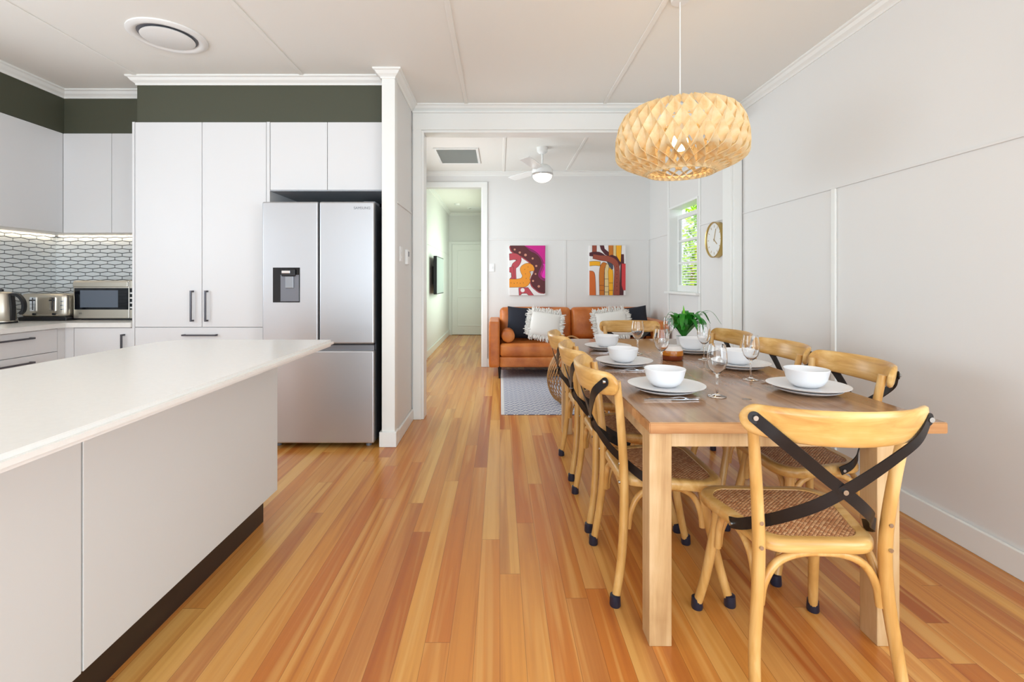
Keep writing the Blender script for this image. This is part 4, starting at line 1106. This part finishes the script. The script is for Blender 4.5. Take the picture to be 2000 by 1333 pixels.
shapes1 = [(2, [(p[0]-.025, p[1]+.012) for p in edge]+[(1, 0)]),
           (1, edge+[(1, 0)]), (8, inner+[(1, 0)]), (0, vio+[(1, 0)]),
           (6, smooth2([(.93, .36), (.96, .45), (.92, .54), (.90, .62), (.96, .66), (1.0, .66)])+[(1, .36)]),
           (2, band([(0, .23), (.16, .22), (.27, .27), (.22, .36), (.13, .42), (.12, .55), (.13, .68)], .13)),
           (2, [(.0, .44), (.12, .42), (.14, .68), (.0, .68), (.08, .62), (.06, .55), (.0, .53)]),
           (3, smooth2([(0, .67), (.20, .672), (.32, .655), (.36, .61), (.32, .54), (.30, .47), (.34, .41), (.44, .365), (.55, .355), (.65, .39), (.70, .46), (.69, .51)])+smooth2([(.56, .52), (.60, .58), (.57, .66), (.585, .72), (.52, .80), (.42, .835), (.2, .838), (0, .84)])),
           (7, [(.58, .52), (.69, .51), (.63, .56)]),
           (2, [(.26, .85), (.52, .84), (.68, 1), (.54, 1), (.48, .96), (.36, .96), (.30, 1), (.27, 1)])]
dots1 = [(4, .15, .08, .028), (4, .29, .14, .032), (4, .45, .19, .038), (4, .65, .26, .03), (4, .75, .41, .03), (4, .73, .57, .026), (4, .66, .71, .03), (4, .82, .82, .036), (7, .37, .895, .06)]
dots1 += [(5, .05+k*.085, .75+(.01 if k % 2 else 0), .010) for k in range(5)] + [(5, .47, .66, .01), (5, .45, .57, .01), (5, .43, .48, .01), (5, .52, .43, .01)]
painting('abstract_painting', 'magenta, plum and orange abstract canvas above the left sofa cushion', .130, 1.002, .50, .694, shapes1, cols1, dots1)
cols2 = [cmat('ochre', (204, 118, 34)), cmat('gold', (250, 178, 30)), cmat('cream', (228, 204, 148)), cmat('brick', (158, 76, 56)), cmat('maroon', (82, 34, 42)), cmat('red', (214, 62, 66)), cmat('rust', (216, 108, 44)), cmat('slate', (72, 76, 90)), cmat('ink', (90, 40, 34))]
shapes2 = [(4, [(.86, .18), (.95, .18), (.96, .40), (.94, 1), (.84, 1), (.86, .4)]),
           (5, [(.89, .36), (1.0, .37), (1.0, .90), (.93, .90), (.89, .80)]),
           (3, [(.08, 0), (.20, 0), (.20, .15), (.08, .15)]),
           (4, [(.29, 0), (.40, 0), (.42, .07), (.54, .14), (.54, .21), (.44, .19), (.32, .08)]),
           (0, [(.53, 0), (.66, 0), (.66, .22), (.54, .22)]), (2, [(.66, 0), (.74, 0), (.74, .26), (.66, .26)]), (1, [(.74, 0), (.89, 0), (.87, .34), (.80, .30), (.74, .2)]),
           (4, smooth2([(0, .15), (.12, .13), (.30, .14), (.44, .21), (.40, .25)])+[(0, .21)]),
           (4, [(.50, .22), (.62, .19), (.76, .23), (.82, .30), (.86, .35), (.83, .42), (.70, .34), (.55, .26)]),
           (1, band([(0, .37), (.16, .36), (.30, .37)], .09)),
           (6, smooth2([(0, .51), (.10, .52), (.15, .58), (.17, .75), (.18, 1)])+[(0, 1)]),
           (0, smooth2([(.28, 1), (.27, .6), (.30, .42), (.38, .34), (.48, .36)])+[(.46, .40), (.42, .46), (.41, .6), (.41, 1)]),
           (2, [(.42, 1), (.42, .50), (.46, .38), (.54, .36), (.54, .6), (.53, 1)]),
           (1, [(.54, 1), (.52, .52), (.55, .44), (.65, .50), (.66, .6), (.65, 1)]),
           (7, smooth2([(.48, .32), (.58, .34), (.65, .40), (.64, .48), (.55, .42)])),
           (3, band([(.10, .22), (.30, .25), (.52, .27), (.70, .34), (.76, .46), (.76, .7), (.75, 1)], (.09, .17)))]
for k, (a, b, z) in enumerate(((.27, .41, .80), (.27, .41, .90), (.42, .53, .67), (.42, .53, .82), (.42, .53, .93), (.54, .66, .75), (.54, .66, .90))):
    shapes2.append((8, [(a, z), (b, z), (b, z+.008), (a, z+.008)]))
painting('abstract_painting', 'ochre and brown striped abstract canvas on the right above the sofa', 1.244, 1.004, .504, .694, shapes2, cols2, [(8, .76, .42+k*.08, .012) for k in range(7)], 8)

# wall clock on the right wall of the living room
cy, cz, r = 4.575, 1.597, .172
t = thing('wall_clock', 'round white-faced wall clock with deep gold case', 'clock', (XR-.03, cy, cz))
bm = NB(); lathe(bm, [(r, 0), (r, -.055), (r-.004, -.058), (r-.010, -.055), (r-.012, -.045), (r-.012, 0), (r, 0)], (XR-.0005, cy, cz), 56, axis='x'); obj('case', bm, GOLD, t, 40)
bm = NB(); lathe(bm, [(0, 0), (r-.012, 0), (r-.012, -.040), (0, -.040)], (XR-.001, cy, cz), 48, axis='x'); obj('face', bm, mat('clock_face', (232, 232, 228), .5), t, 40)
for k in range(12):
    a = k*PI/6; bm = NB(); box(bm, XR-.0425, XR-.041, -.003, .003, .118, .142)
    bmesh.ops.rotate(bm, cent=(0, 0, 0), matrix=Matrix.Rotation(a, 3, 'X'), verts=bm.verts); bmesh.ops.translate(bm, verts=bm.verts, vec=(0, cy, cz)); obj('hour_mark', bm, GOLD, t)
for a, L in ((2.2, .075), (.35, .11)):
    bm = NB(); box(bm, XR-.046, XR-.044, -.003, .003, -.015, L); bmesh.ops.rotate(bm, cent=(0, 0, 0), matrix=Matrix.Rotation(a, 3, 'X'), verts=bm.verts); bmesh.ops.translate(bm, verts=bm.verts, vec=(0, cy, cz)); obj('hand', bm, GOLD, t)

# switches
t = thing('light_switch', 'white switch plate with rocker on the far wall beside the doorway', 'light switch', (-.11, 6.655, 1.34))
obj('plate', bx(-.148, -.078, 6.652, 6.66, 1.33, 1.446, bev=.002), WHITEP, t); obj('rocker', bx(-.125, -.101, 6.648, 6.653, 1.375, 1.405, bev=.001), WHITEP, t)
t = thing('light_switch', 'white switch plate on the partition wall beside the fridge', 'light switch', (-.76, 3.66, 1.35))
obj('plate', bx(-.765, -.757, 3.625, 3.70, 1.35, 1.466, bev=.002), WHITEP, t)
for z in (1.375, 1.425): obj('rocker', bx(-.758, -.754, 3.65, 3.675, z, z+.018, bev=.001), WHITEP, t)
t = thing('air_controller', 'white boxy wall controller on the partition next to the switch', 'wall controller', (-.76, 3.88, 1.33))
obj('case', bx(-.765, -.742, 3.83, 3.91, 1.335, 1.455, bev=.004), WHITEP, t); obj('screen', bx(-.743, -.741, 3.845, 3.895, 1.40, 1.44), GREYP, t)

# wall-mounted television in the hall
t = thing('television', 'wall-mounted flat television on the hallway left wall', 'television', (-1.05, 8.15, 1.0))
obj('cabinet', bx(-1.075, -1.022, 7.70, 8.62, .985, 1.61, bev=.004), BLACKP, t)
obj('screen', bx(-1.0225, -1.0205, 7.715, 8.605, 1.0, 1.595), mat('screen_reflection_grey', (176, 184, 182), .35), t)  # pale grey imitates light reflected in the screen
obj('bracket', bx(-1.138, -1.074, 8.05, 8.27, 1.15, 1.45), BLACKP, t)
